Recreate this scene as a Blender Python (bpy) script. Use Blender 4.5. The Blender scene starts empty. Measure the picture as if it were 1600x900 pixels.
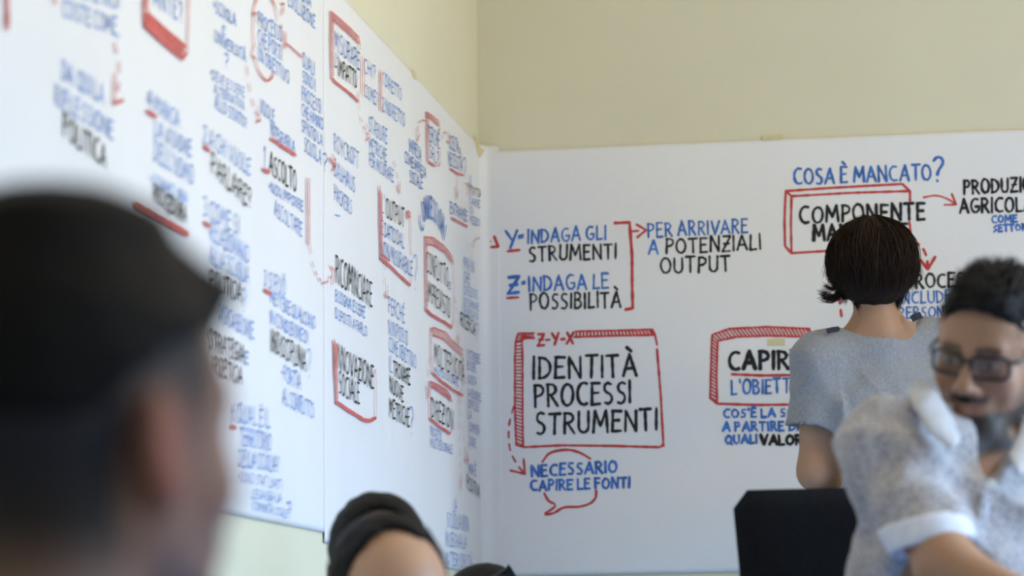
import bpy, math, random
import numpy as np
from mathutils import Vector, Matrix
random.seed(7)
C = bpy.context.scene.collection
# ---------------------------------------------------------------- camera
F = 4580.0
CAMH = 0.85
Yc = np.array([745., -614., -4580.]); Yc /= np.linalg.norm(Yc)      # left-wall direction in camera space
Zx = -0.0100; Zc = np.array([Zx, 1., (745*Zx-614)/4580.]); Zc /= np.linalg.norm(Zc)
Xc = np.cross(Yc, Zc); Xc /= np.linalg.norm(Xc); Zc = np.cross(Xc, Yc)
R = np.array([Xc, Yc, Zc])                                          # camera space -> world
CAM = np.array([0, 0, CAMH])
cam_d = bpy.data.cameras.new('camera'); cam = bpy.data.objects.new('camera', cam_d); C.objects.link(cam)
m4 = np.eye(4); m4[:3, :3] = R; m4[:3, 3] = CAM
cam.matrix_world = Matrix(m4.tolist())
cam_d.sensor_width = 36; cam_d.lens = F/1600*36
cam_d.clip_start = .05
cam_d.dof.use_dof = True; cam_d.dof.focus_distance = 6.4; cam_d.dof.aperture_fstop = 3.5
bpy.context.scene.camera = cam

def W(px, py, d):
    "world point seen at pixel px,py of the photograph, d metres along the view axis"
    return CAM + R @ np.array([(px-800)/F*d, (450-py)/F*d, -d])
def D(x, y, z):
    "world direction from right / up / towards-the-camera"
    v = R @ np.array([x, y, z], float); return v/np.linalg.norm(v)
COR = W(749, 450, 7.6)
XL, YB = float(COR[0]), float(COR[1])       # left wall x, back wall y
XR, YR, H = 3.3, -2.2, 3.25
# ---------------------------------------------------------------- world, light, exposure
sc = bpy.context.scene
sc.view_settings.view_transform = 'Standard'; sc.view_settings.look = 'None'
sc.view_settings.gamma = 1; sc.view_settings.use_curve_mapping = False
sc.view_settings.exposure = -.12
w = bpy.data.worlds.new('sky'); sc.world = w; w.use_nodes = True
w.node_tree.nodes['Background'].inputs[0].default_value = (.62, .78, 1, 1)
w.node_tree.nodes['Background'].inputs[1].default_value = 1.0
WIN = [(-1.6, .2), (1.1, 2.9), (3.8, 5.4)]            # window openings in the right wall (y0, y1)
WZ0, WZ1 = .95, 2.65
def area(name, loc, target, sx, sy, power, col, spread=180):
    l = bpy.data.lights.new(name, 'AREA'); l.shape = 'RECTANGLE'; l.size = sx; l.size_y = sy; l.energy = power; l.color = col; l.spread = math.radians(spread)
    o = bpy.data.objects.new(name, l); C.objects.link(o); o.location = loc
    o.rotation_euler = (Vector(target)-Vector(loc)).to_track_quat('-Z', 'Y').to_euler(); return o
SKY_P = [6, 22, 126]; GND_P = [6, 20, 80]
for i, (a, b) in enumerate(WIN):
    c = ((a+b)/2, (WZ0+WZ1)/2)
    area('sky_light', (XR+.13, c[0], c[1]+.1), (XR-3, c[0]+.3, c[1]-2.7), b-a, WZ1-WZ0, SKY_P[i], (.28, .58, 1), 90)       # blue sky, comes down
    area('ground_light', (XR+.12, c[0], c[1]-.1), (XR-3, c[0]+.3, c[1]+2.2), b-a, WZ1-WZ0, GND_P[i], (1, .87, .62), 110)   # sunlit ground outside, comes up
for y_, pw in ((2.2, 13), (5.2, 19)):
    area('ceiling_lamp_light', (1.2, y_, H-.12), (1.2, y_, 0), 1.2, .3, pw, (1, .84, .58))

# ---------------------------------------------------------------- materials
def srgb(r, g, b):
    f = lambda c: (c/255/12.92 if c/255 <= .04045 else ((c/255+.055)/1.055)**2.4)
    return (f(r), f(g), f(b), 1)
class NT:
    def __init__(s, name):
        s.m = bpy.data.materials.new(name); s.m.use_nodes = True; s.t = s.m.node_tree
        s.b = s.t.nodes['Principled BSDF']
    def n(s, k, **kw):
        x = s.t.nodes.new(k)
        for a, v in kw.items():
            if isinstance(a, str) and hasattr(x, a): setattr(x, a, v)
        return x
    def l(s, a, b): s.t.links.new(a, b)
    def noise(s, scale, detail=3, coord='Object', rough=.55, vec=None):
        x = s.n('ShaderNodeTexNoise'); x.inputs['Scale'].default_value = scale; x.inputs['Detail'].default_value = detail
        x.inputs['Roughness'].default_value = rough
        if vec is None:
            tc = s.n('ShaderNodeTexCoord'); vec = tc.outputs[coord]
        s.l(vec, x.inputs['Vector']); return x
    def ramp(s, fac, stops):
        r = s.n('ShaderNodeValToRGB'); e = r.color_ramp.elements
        while len(e) < len(stops): e.new(.5)
        for q, (p, c) in zip(e, stops): q.position = p; q.color = c
        s.l(fac, r.inputs[0]); return r
    def bump(s, h, strength, dist=.001):
        b = s.n('ShaderNodeBump'); b.inputs['Strength'].default_value = strength; b.inputs['Distance'].default_value = dist
        s.l(h, b.inputs['Height']); s.l(b.outputs[0], s.b.inputs['Normal']); return b
def mat(name, col, rough=.6, var=.08, scale=8, bump=0, bscale=200, spec=.5, metal=0):
    t = NT(name); b = t.b
    b.inputs['Roughness'].default_value = rough; b.inputs['Metallic'].default_value = metal
    b.inputs['Specular IOR Level'].default_value = spec
    nz = t.noise(scale)
    c0 = tuple(min(1, c*(1-var)) for c in col[:3])+(1,); c1 = tuple(min(1, c*(1+var)) for c in col[:3])+(1,)
    r = t.ramp(nz.outputs['Fac'], [(.3, c0), (.7, c1)]); t.l(r.outputs[0], b.inputs['Base Color'])
    if bump:
        n2 = t.noise(bscale, 2); t.bump(n2.outputs['Fac'], bump)
    return t.m
M = {}
M['wall'] = mat('wall_paint', (.73, .70, .52, 1), .75, .025, 3, .25, 90, .25)
M['ceiling'] = mat('ceiling_paint', (.82, .78, .66, 1), .8, .02)
M['floor'] = mat('floor_blue_bounce', (.28, .42, .70, 1), .5, .12, 5)  # unseen floor; blue chosen to bounce cool light onto the lower walls
M['trim'] = mat('trim_paint', (.6, .58, .52, 1), .4, .03)
M['black_ink'] = mat('black_ink', (.012, .012, .014, 1), .5, .4, 60, spec=.3)
M['blue_ink'] = mat('blue_ink', (.045, .16, .52, 1), .5, .3, 40, spec=.3)
M['blue_ink_pale'] = mat('blue_ink_pale', (.20, .34, .70, 1), .5, .3, 40, spec=.3)
M['red_ink'] = mat('red_ink', (.56, .05, .05, 1), .5, .22, 60, spec=.3)
M['red_ink_pale'] = mat('red_ink_pale', (.62, .12, .11, 1), .5, .22, 60, spec=.3)
M['tape'] = mat('masking_tape', (.66, .6, .34, 1), .6, .05, 60)
M['dark_metal'] = mat('dark_metal', (.03, .03, .032, 1), .35, .05, metal=.6)
M['chair_fabric'] = mat('chair_fabric', (.008, .009, .012, 1), .9, .25, 160, .5, 900, .15)
M['light_wood'] = mat('stool_wood', (.35, .22, .12, 1), .5, .2, 12)
def paper_mat(name):
    t = NT(name); b = t.b
    b.inputs['Roughness'].default_value = .42; b.inputs['Specular IOR Level'].default_value = .4
    tc = t.n('ShaderNodeTexCoord')
    nz = t.noise(1.7, 4, vec=tc.outputs['Object'])
    r = t.ramp(nz.outputs['Fac'], [(.3, (.80, .81, .82, 1)), (.7, (.85, .86, .865, 1))])
    t.l(r.outputs[0], b.inputs['Base Color'])
    n2 = t.noise(38, 5, vec=tc.outputs['Object'], rough=.62)
    t.bump(n2.outputs['Fac'], .55, .0016)
    return t.m
M['paper'] = paper_mat('poster_film')

# ---------------------------------------------------------------- object helpers
def link(o, parent=None):
    C.objects.link(o)
    if parent is not None: o.parent = parent
    return o
def mesh_obj(name, verts, faces, material, parent=None, smooth=True, cols=None):
    me = bpy.data.meshes.new(name)
    v = np.asarray(verts, np.float32)
    if isinstance(faces, np.ndarray):
        nf, k = faces.shape
        me.vertices.add(len(v)); me.vertices.foreach_set('co', v.ravel())
        me.loops.add(nf*k); me.loops.foreach_set('vertex_index', faces.astype(np.int32).ravel())
        me.polygons.add(nf); me.polygons.foreach_set('loop_start', np.arange(0, nf*k, k, dtype=np.int32))
        me.polygons.foreach_set('loop_total', np.full(nf, k, np.int32))
    else:
        me.from_pydata(v.tolist(), [], faces)
    if smooth: me.polygons.foreach_set('use_smooth', np.ones(len(me.polygons), bool))
    me.update(calc_edges=True); me.validate()
    if cols is not None:
        a = me.color_attributes.new('Col', 'FLOAT_COLOR', 'POINT')
        c4 = np.ones((len(v), 4), np.float32); c4[:, :3] = cols; a.data.foreach_set('color', c4.ravel())
    me.materials.append(material)
    return link(bpy.data.objects.new(name, me), parent)
def tag(o, label=None, cat=None, group=None, kind=None):
    if label: o['label'] = label
    if cat: o['category'] = cat
    if group: o['group'] = group
    if kind: o['kind'] = kind
    return o
def empty(name, loc, label, cat, group=None):
    o = bpy.data.objects.new(name, None); o.location = tuple(float(c) for c in loc); C.objects.link(o); o.empty_display_size = .1
    bpy.context.view_layer.update()
    return tag(o, label, cat, group)
def keep(o, parent):
    "parent o while it keeps its world place"
    o.parent = parent; o.matrix_parent_inverse = Matrix.Translation(parent.location).inverted(); return o
def box(x0, x1, y0, y1, z0, z1):
    v = [(x, y, z) for x in (x0, x1) for y in (y0, y1) for z in (z0, z1)]
    f = [(0, 1, 3, 2), (4, 6, 7, 5), (0, 4, 5, 1), (2, 3, 7, 6), (0, 2, 6, 4), (1, 5, 7, 3)]
    return v, f
def boxes(name, lst, material, parent=None):
    V, Fc = [], []
    for b in lst:
        v, f = box(*b); k = len(V); V += v; Fc += [tuple(i+k for i in q) for q in f]
    return mesh_obj(name, V, Fc, material, parent, smooth=False)

# ---------------------------------------------------------------- room shell
tag(boxes('floor', [(XL-.1, XR+.1, YR-.1, YB+.1, -.1, 0)], M['floor']), kind='structure')
tag(boxes('ceiling', [(XL-.1, XR+.1, YR-.1, YB+.1, H, H+.1)], M['ceiling']), kind='structure')
tag(boxes('wall_left', [(XL-.15, XL, YR-.1, YB+.1, 0, H)], M['wall']), kind='structure')
tag(boxes('wall_back', [(XL, XR, YB, YB+.15, 0, H)], M['wall']), kind='structure')
tag(boxes('wall_rear', [(XL, XR, YR-.15, YR, 0, H)], M['wall']), kind='structure')
segs, y = [], YR
for a, b in WIN: segs.append((XR, XR+.15, y, a, 0, H)); y = b
segs.append((XR, XR+.15, y, YB, 0, H))
for a, b in WIN: segs += [(XR, XR+.15, a, b, 0, WZ0), (XR, XR+.15, a, b, WZ1, H)]
tag(boxes('wall_right', segs, M['wall']), kind='structure')
for i, (a, b) in enumerate(WIN):
    t_ = .05; y2 = (a+b)/2
    tag(boxes('window_%d' % (i+1), [(XR+.02, XR+.08, a, b, WZ0, WZ0+t_), (XR+.02, XR+.08, a, b, WZ1-t_, WZ1), (XR+.02, XR+.08, a, a+t_, WZ0, WZ1),
        (XR+.02, XR+.08, b-t_, b, WZ0, WZ1), (XR+.02, XR+.08, y2-.03, y2+.03, WZ0, WZ1)], M['trim']), kind='structure')
tag(boxes('baseboard_left', [(XL, XL+.015, YR, YB, 0, .09)], M['trim']), kind='structure')
tag(boxes('baseboard_back', [(XL+.015, XR, YB-.015, YB, 0, .09)], M['trim']), kind='structure')
for yy in (2.2, 5.2):
    v, f = box(.55, 1.85, yy-.18, yy+.18, H-.1, H)
    fx = mesh_obj('ceiling_lamp', v, f, M['trim'], smooth=False)
    tag(fx, 'flat ceiling lamp box, %s' % ('nearer the back wall' if yy > 3 else 'nearer the camera'), 'lamp', 'ceiling lamps')

# ---------------------------------------------------------------- wall coordinates
# back wall: s = metres right of the corner.  left wall: s = metres (negative) from the corner towards the camera
def ray(px, py): return R @ np.array([(px-800)/F, (450-py)/F, -1.])
def toB(px, py):
    r = ray(px, py); k = (YB-CAM[1])/r[1]; p = CAM+k*r; return np.array([p[0]-XL, p[2]])
def toL(px, py):
    r = ray(px, py); k = (XL-CAM[0])/r[0]; p = CAM+k*r; return np.array([p[1]-YB, p[2]])
_w = [(random.uniform(3, 20), random.uniform(3, 20), random.uniform(0, 6.3), random.uniform(.5, 1)) for _ in range(9)]
_w2 = [(random.uniform(18, 60), random.uniform(.5, 5), random.uniform(0, 6.3), random.uniform(.3, 1)) for _ in range(5)]
def relief(s, z, side):
    "how far the sheet stands off the wall: hung film, slightly wavy"
    s = np.asarray(s, float); z = np.asarray(z, float)
    h = 0.0045 + sum(.00022*a*np.sin(kx*s+kz*z+p) for kx, kz, p, a in _w)
    if side == 'L': h = h + sum(.00022*a*np.sin(kx*s+kz*z+p) for kx, kz, p, a in _w2)
    return np.maximum(h, .0012)
RF = .035
def place(s, z, side, off=0.):
    s = np.asarray(s, float); z = np.asarray(z, float); h = relief(s, z, side)+off
    if side == 'B': return np.stack([XL+s, YB-h, z], -1)
    x = XL+h; y = YB+s
    # the left sheet runs round the corner on to the back wall
    a = np.clip((s+RF)/RF, 0, 1)*math.pi/2
    xc = XL+RF-(RF-h)*np.cos(a)+np.maximum(s, 0); yc = YB-RF+(RF-h)*np.sin(a)
    bend = s > -RF
    return np.stack([np.where(bend, xc, x), np.where(bend, yc, y), z], -1)
def sheet(name, side, s0, s1, top, bot, label, step=.012):
    "top / bot: functions s -> z"
    ns = max(8, int(abs(s1-s0)/step)); S = np.linspace(s0, s1, ns+1); nz = int((top(S).max()-bot(S).min())/step)
    if side == 'L': S = np.concatenate([S[S < -RF-.004], np.linspace(-RF, s1, 14)]) if s1 > -RF else S; ns = len(S)-1
    T = np.linspace(0, 1, nz+1)
    SS, TT = np.meshgrid(S, T, indexing='ij')
    ZZ = bot(SS)+(top(SS)-bot(SS))*TT
    A = place(SS, ZZ, side); B = place(SS, ZZ, side, -.0008)
    n = (ns+1)*(nz+1); V = np.concatenate([A.reshape(-1, 3), B.reshape(-1, 3)])
    i, j = np.meshgrid(np.arange(ns), np.arange(nz), indexing='ij'); q = (i*(nz+1)+j).ravel()
    f1 = np.stack([q, q+nz+1, q+nz+2, q+1], 1); f2 = f1[:, ::-1]+n
    rim = [j_ for j_ in range(nz+1)]+[i_*(nz+1)+nz for i_ in range(1, ns+1)]+[ns*(nz+1)+j_ for j_ in range(nz-1, -1, -1)]+[i_*(nz+1) for i_ in range(ns-1, 0, -1)]
    rim = np.array(rim); r2 = np.roll(rim, -1); f3 = np.stack([rim, r2, r2+n, rim+n], 1)
    o = mesh_obj(name, V, np.concatenate([f1, f2, f3]), M['paper'])
    return tag(o, label, 'poster')
def lin(p, q): return lambda s: p[1]+(np.asarray(s, float)-p[0])*(q[1]-p[1])/(q[0]-p[0])
b0, b1 = toB(757, 237), toB(1600, 202); c0, c1 = toB(915, 898), toB(1180, 893)
SB = sheet('paper_poster', 'B', .0225, XR-XL-.6, lin(b0, b1), lin(c0, c1), 'wide white paper sheet with black, blue and red lettering taped on the back wall')
la, lb = toL(594, 61), toL(744, 225); seam = toL(501, 500)[0]
lc, ld = toL(325, 797), toL(490, 829); le, lf = toL(506, 848), toL(740, 896)
top_l = lin(la, lb); topf = lambda s: np.minimum(top_l(s), 2.62+0*np.asarray(s, float))
SL1 = sheet('paper_poster', 'L', -6.4, seam+.012, topf, lin(lc, ld), 'long white paper sheet with blurred blue lettering on the left wall nearest the camera')
SL2 = sheet('paper_poster', 'L', seam+.0124, .02, topf, lin(le, lf), 'white paper sheet on the left wall running into the corner, with boxed black words')
print('top z', top_l(np.array([-6., -3, -1, 0])), 'seam', seam, 'corner', XL, YB, COR)

# ---------------------------------------------------------------- hand lettering: stroke alphabet, unit height
def arc(cx, cy, rx, ry, a0, a1, n=12):
    return [(cx+rx*math.cos(math.radians(a0+(a1-a0)*i/n)), cy+ry*math.sin(math.radians(a0+(a1-a0)*i/n))) for i in range(n+1)]
G = {
 'A': (.62, [[(0, 0), (.31, 1)], [(.31, 1), (.62, 0)], [(.1, .33), (.53, .36)]]),
 'B': (.5, [[(.03, 0), (.03, 1)], [(.03, 1)]+arc(.2, .77, .23, .23, 80, -80, 8)+[(.03, .53)], [(.03, .53)]+arc(.22, .27, .27, .27, 80, -80, 8)+[(.03, 0)]]),
 'C': (.55, [arc(.36, .5, .34, .5, 62, 298, 16)]),
 'D': (.55, [[(.03, 0), (.03, 1)], [(0, .98)]+arc(.1, .5, .44, .48, 80, -80, 12)+[(0, .02)]]),
 'E': (.45, [[(.03, 0), (.03, 1)], [(.0, 1), (.44, .98)], [(.03, .53), (.36, .54)], [(.0, 0), (.45, .02)]]),
 'F': (.42, [[(.03, 0), (.03, 1)], [(0, 1), (.42, .99)], [(.03, .53), (.34, .54)]]),
 'G': (.6, [arc(.34, .5, .32, .5, 60, 330, 16)+[(.58, .42)], [(.34, .43), (.6, .43)]]),
 'H': (.55, [[(.03, 0), (.03, 1)], [(.52, 0), (.52, 1)], [(.03, .5), (.52, .52)]]),
 'I': (.08, [[(.04, 0), (.04, 1)]]),
 'K': (.5, [[(.03, 0), (.03, 1)], [(.47, 1), (.05, .48)], [(.1, .52), (.5, 0)]]),
 'L': (.42, [[(.03, 1), (.03, 0)], [(.01, 0), (.42, .03)]]),
 'M': (.74, [[(.02, 0), (.1, 1)], [(.1, 1), (.37, .3)], [(.37, .3), (.65, 1)], [(.65, 1), (.73, 0)]]),
 'N': (.58, [[(.03, 0), (.03, 1)], [(.03, 1), (.55, 0)], [(.55, 0), (.55, 1)]]),
 'O': (.62, [arc(.31, .5, .3, .5, 100, 462, 22)]),
 'P': (.48, [[(.04, 0), (.04, 1)], [(.0, .98)]+arc(.2, .74, .27, .25, 80, -80, 9)+[(.04, .47)]]),
 'Q': (.62, [arc(.31, .5, .3, .5, 100, 462, 22), [(.38, .2), (.62, -.08)]]),
 'R': (.52, [[(.04, 0), (.04, 1)], [(.0, .98)]+arc(.2, .75, .26, .24, 80, -80, 9)+[(.04, .5)], [(.18, .5), (.52, 0)]]),
 'S': (.46, [arc(.25, .76, .2, .24, 45, 250, 10)+arc(.21, .25, .22, .26, 70, -130, 10)]),
 'T': (.54, [[(0, .99), (.54, 1)], [(.27, 1), (.27, 0)]]),
 'U': (.54, [[(.03, 1), (.03, .3)]+arc(.27, .27, .24, .27, 185, 355, 10)+[(.51, 1)]]),
 'V': (.58, [[(0, 1), (.28, 0)], [(.28, 0), (.58, 1)]]),
 'X': (.52, [[(0, 0), (.52, 1)], [(.02, 1), (.5, 0)]]),
 'Y': (.54, [[(0, 1), (.26, .5)], [(.54, 1), (.2, 0)]]),
 'Z': (.5, [[(.03, 1), (.5, .99)], [(.5, .99), (0, 0)], [(0, 0), (.5, .02)], [(.1, .5), (.42, .52)]]),
 '1': (.2, [[(0, .8), (.14, 1)], [(.14, 1), (.12, 0)]]),
 '2': (.45, [arc(.22, .74, .2, .25, 160, -30, 9)+[(.02, .02)], [(.02, .02), (.45, .02)]]),
 '3': (.42, [arc(.18, .76, .2, .23, 140, -80, 8), arc(.18, .27, .22, .27, 80, -140, 9)]),
 '4': (.48, [[(.34, 1), (0, .35)], [(0, .35), (.48, .35)], [(.34, 1), (.32, 0)]]),
 '6': (.44, [[(.34, 1)]+arc(.24, .3, .22, .3, 150, 480, 14)]),
 '?': (.42, [arc(.2, .78, .2, .22, 160, -50, 9)+[(.2, .42), (.18, .26)], [(.17, .04), (.18, .0)]]),
 '.': (.06, [[(.03, .05), (.04, 0)]]), ',': (.08, [[(.06, .08), (0, -.12)]]),
 '-': (.26, [[(0, .42), (.26, .44)]]), '*': (.2, [[(0, .5), (.2, .6)], [(.1, .4), (.1, .72)]]),
 '=': (.3, [[(0, .38), (.28, .4)], [(0, .6), (.28, .62)]]), "'": (.1, [[(.04, 1.02), (.07, .78)]]),
 '/': (.3, [[(0, 0), (.3, 1)]]), 'o': (.4, [arc(.2, .25, .17, .25, 90, 450, 12)]),
}
ACC = {'À': ('A', -1), 'È': ('E', -1), 'É': ('E', 1), 'Ò': ('O', -1)}
for k_, (b_, dr) in ACC.items():
    w_, s_ = G[b_]; cx = w_/2
    G[k_] = (w_, s_+[[(cx-.12, 1.32), (cx+.08, 1.14)]] if dr < 0 else s_+[[(cx-.05, 1.13), (cx+.12, 1.3)]])
def resample(p, step):
    p = np.asarray(p, float); d = np.r_[0, np.cumsum(np.hypot(*np.diff(p, axis=0).T))]
    if d[-1] < 1e-6: return p[:1]
    n = max(2, int(d[-1]/step)+1); t = np.linspace(0, d[-1], n)
    return np.stack([np.interp(t, d, p[:, 0]), np.interp(t, d, p[:, 1])], 1)
def ribbon(V, Fc, pts, width, side, lift):
    p = resample(pts, max(width*.9, .008))
    if len(p) < 2: return
    t = np.gradient(p, axis=0); t /= np.maximum(np.hypot(t[:, 0], t[:, 1])[:, None], 1e-9)
    e0 = p[0]-t[0]*width*.42; e1 = p[-1]+t[-1]*width*.42
    p = np.vstack([e0, p, e1]); t = np.vstack([t[:1], t, t[-1:]]); n = np.stack([-t[:, 1], t[:, 0]], 1)
    wv = width/2*(1+.14*np.random.RandomState(int(abs(p[0, 0])*9999) % 9973).randn(len(p)).clip(-1.5, 1.5)); wv[0] *= .5; wv[-1] *= .5
    L = p+n*wv[:, None]; Rr = p-n*wv[:, None]
    P = np.concatenate([place(L[:, 0], L[:, 1], side, lift), place(Rr[:, 0], Rr[:, 1], side, lift)])
    k = len(V); V.extend(P.tolist()); m = len(p)
    Fc += [(k+i, k+i+1, k+m+i+1, k+m+i) for i in range(m-1)]
class Ink:
    lift = .0007
    def __init__(s, side, color): s.side, s.color, s.V, s.F = side, color, [], []; s.sm = []
    def to(s, x, y): return toB(x, y) if s.side == 'B' else toL(x, y)
    def stroke(s, pts, width, wall=False):
        if s.side == 'L' and s.color == 'red_ink': s.color = 'red_ink_pale'
        if s.side == 'L' and s.color == 'red_ink_pale': width *= .62
        q = np.array(pts if wall else [s.to(*p) for p in pts]); s.sm.append(q[:, 0].mean())
        Ink.lift += .0000012
        ribbon(s.V, s.F, q, width, s.side, Ink.lift)
    def done(s, name, label=None):
        par = SB if s.side == 'B' else (SL1 if np.mean(s.sm) < seam else SL2)
        o = mesh_obj(name, s.V, s.F, M[s.color], par)
        if label: o['label'] = label
        return o
COLN = {'k': 'black_ink', 'b': 'blue_ink', 'r': 'red_ink', 'p': 'blue_ink_pale'}
CN = {'k': 'black', 'b': 'blue', 'r': 'red', 'p': 'blue'}
rnd = random.Random(3)
def text(side, txt, x0, y0, x1, y1, hpx, col, wd=None, ink=None, frac=None):
    "one phrase in pen: baseline from pixel (x0,y0) to (x1,y1); height hpx at its start"
    I = ink or Ink(side, COLN[col])
    a, b = I.to(x0, y0), I.to(x1, y1); top = I.to(x0, y0-hpx); h = (top[1]-a[1])*(.93 if side == 'B' else .96)
    gap = .2; adv = []; tot = 0
    for ch in txt:
        if ch == ' ': adv.append(None); tot += .28; continue
        adv.append(G[ch][0]); tot += G[ch][0]+gap
    tot -= gap
    L = b-a; Ln = math.hypot(*L); sx = Ln/tot; u = L/Ln; wd = wd or min(.0072, h*.15)
    x = 0
    for ch, aw in zip(txt, adv):
        if aw is None: x += .28; continue
        jy = rnd.uniform(-.03, .03); js = rnd.uniform(.95, 1.05); sh = rnd.uniform(-.03, .05)
        for st in G[ch][1]:
            pts = []
            for (gx, gy) in st:
                q = a+u*((x+gx+sh*gy)*sx)+np.array([0, 1])*(gy*js+jy)*h
                pts.append(q)
            I.stroke([(p[0]+rnd.uniform(-.0004, .0004), p[1]) for p in pts], wd*rnd.uniform(.88, 1.12), wall=True)
        x += aw+gap
    if ink is None: return I.done('handwritten_words', '%s handwritten words %s' % (CN[col], txt.replace('*', '').strip(' -')))
def curve(pts, n=10):
    "smooth pixel polyline (Catmull-Rom)"
    p = [np.array(q, float) for q in pts]; p = [2*p[0]-p[1]]+p+[2*p[-1]-p[-2]]; out = []
    for i in range(1, len(p)-2):
        for k in range(n):
            t = k/n; out.append(tuple(.5*((2*p[i])+(-p[i-1]+p[i+1])*t+(2*p[i-1]-5*p[i]+4*p[i+1]-p[i+2])*t*t+(-p[i-1]+3*p[i]-3*p[i+1]+p[i+2])*t**3)))
    out.append(tuple(p[-2])); return out
def draw(side, lines, wd=.006, name='drawn_line', label=None, smooth=False, color='r'):
    I = Ink(side, COLN[color])
    for l in lines: I.stroke(curve(l) if smooth else l, wd)
    return I.done(name, label)
def arrow(side, pts, wd=.005, dashed=True, head=8, label='red dashed arrow', n=None, smooth=True, tip=True):
    I = Ink(side, 'red_ink'); P = np.array([I.to(*p) for p in (curve(pts) if smooth and len(pts) > 2 else pts)])
    P = resample(P, .004); 
    if dashed:
        per = max(4, int(.032/.004)); on = int(per*.62)+1
        for k in range(0, len(P)-on, per): I.stroke(P[k:k+on], wd, wall=True)
    else: I.stroke(P, wd, wall=True)
    if tip:
        e = P[-1]; k = max(0, len(P)-8); t = e-P[k]; t /= max(np.hypot(*t), 1e-6); hw = .026*head/8
        for sg in (1, -1):
            c, s_ = math.cos(math.radians(145)), sg*math.sin(math.radians(145))
            d = np.array([t[0]*c-t[1]*s_, t[0]*s_+t[1]*c]); I.stroke([e, e+d*hw], wd*1.1, wall=True)
    return I.done('drawn_arrow', label)
def band(side, outer, inner, n, wd=.005, hw=None, ink=None):
    "two rails with hatching between them"
    I = ink; I.stroke(outer, wd); I.stroke(inner, wd)
    A = np.array([I.to(*p) for p in outer]); B = np.array([I.to(*p) for p in inner])
    def at(P, t):
        d = np.r_[0, np.cumsum(np.hypot(*np.diff(P, axis=0).T))]; t = t*d[-1]; return np.array([np.interp(t, d, P[:, 0]), np.interp(t, d, P[:, 1])])
    for i in range(n):
        t = (i+.2)/n; I.stroke([at(A, min(1, t)), at(B, min(1, t+.5/n))], hw or wd, wall=True)
# ================================================================ writing on the back wall
T = text
T('B', 'Y', 791, 388, 809, 387, 29, 'b', .008); T('B', '=', 811, 378, 818, 377, 16, 'b', .0055)
draw('B', [[(794, 393), (812, 391)]], .007, 'underline', 'red underline below the letter Y')
T('B', 'INDAGA GLI', 825, 381, 947, 374, 23, 'b'); T('B', 'STRUMENTI', 827, 409, 963, 404, 25, 'k')
T('B', 'Z', 794, 459, 811, 457, 27, 'b', .009); T('B', '=', 816, 450, 821, 449, 15, 'b', .0055)
draw('B', [[(793, 466), (810, 465)]], .007, 'underline', 'red underline below the letter Z')
T('B', 'INDAGA LE', 827, 455, 951, 451, 24, 'b'); T('B', 'POSSIBILITÀ', 829, 484, 970, 480, 26, 'k')
draw('B', [[(961, 349), (984, 348)], [(984, 348), (988, 400), (988, 440), (989, 482)], [(989, 482), (978, 484)]], .008, 'bracket', 'tall red bracket closing the Y and Z lines')
arrow('B', [(988, 362), (998, 361), (1010, 360)], .006, head=9)
arrow('B', [(757, 374), (768, 378), (779, 386)], .006, head=9)
T('B', 'PER ARRIVARE', 1013, 371, 1168, 364, 23, 'b'); T('B', 'A', 1014, 398, 1028, 398, 23, 'b')
T('B', 'POTENZIALI', 1041, 397, 1189, 390, 25, 'k'); T('B', 'OUTPUT', 1033, 428, 1141, 424, 26, 'k')
I = Ink('B', 'red_ink')
band('B', [(806, 535), (805, 560), (805, 640), (807, 695)], [(816, 530), (817, 560), (817, 640), (818, 698)], 30, .005, .004, I)
band('B', [(806, 535), (810, 521), (835, 521)], [(816, 533), (820, 529), (836, 529)], 7, .005, .004, I)
band('B', [(900, 518), (960, 517), (1019, 515)], [(897, 527), (960, 525), (1022, 524)], 22, .005, .005, I)
I.stroke([(1019, 515), (1024, 524), (1027, 539)], .006); I.stroke([(1027, 546), (1033, 620), (1035, 660), (1037, 697)], .006)
I.stroke([(807, 695), (818, 699), (880, 696), (960, 697), (1033, 699), (1037, 693)], .006)
I.done('drawn_frame', 'red hatched frame round the three black words')
T('B', 'Z-Y-X', 841, 540, 896, 537, 19, 'r', .007)
T('B', 'IDENTITÀ', 833, 592, 995, 588, 36, 'k', .0078); T('B', 'PROCESSI', 836, 637, 986, 629, 36, 'k', .0078); T('B', 'STRUMENTI', 838, 678, 1027, 672, 35, 'k', .0078)
arrow('B', [(803, 636), (796, 665), (797, 700), (808, 725), (821, 741)], .005, head=12)
draw('B', [[(848, 722), (860, 708), (885, 703), (905, 707), (923, 717)]], .006, 'speech_balloon', 'upper red arc of the speech balloon', True)
draw('B', [[(851, 771), (858, 783), (869, 789), (861, 797), (850, 804), (865, 802), (882, 793), (905, 792), (922, 787), (931, 778), (932, 767)]], .006, 'speech_balloon', 'lower red arc of the speech balloon with its tail', True)
T('B', 'NECESSARIO', 831, 745, 964, 738, 19, 'b', .0068); T('B', 'CAPIRE LE FONTI', 830, 767, 984, 762, 17, 'b', .0066)
T('B', 'COSA È MANCATO', 1241, 289, 1455, 281, 26, 'b'); T('B', '?', 1458, 285, 1474, 284, 40, 'b')
I = Ink('B', 'red_ink')
for l in ([(1228, 299), (1300, 294), (1410, 288)], [(1410, 288), (1422, 299)], [(1237, 307), (1325, 302), (1422, 299)], [(1228, 299), (1226, 345), (1227, 385)], [(1227, 385), (1237, 396)],
          [(1237, 307), (1236, 350), (1237, 396)], [(1228, 299), (1237, 307)], [(1237, 396), (1300, 392), (1423, 388)], [(1422, 299), (1422, 314)], [(1421, 347), (1424, 372), (1423, 390)]):
    I.stroke(l, .006)
I.done('drawn_frame', 'red box drawn in relief round two black words')
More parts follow.
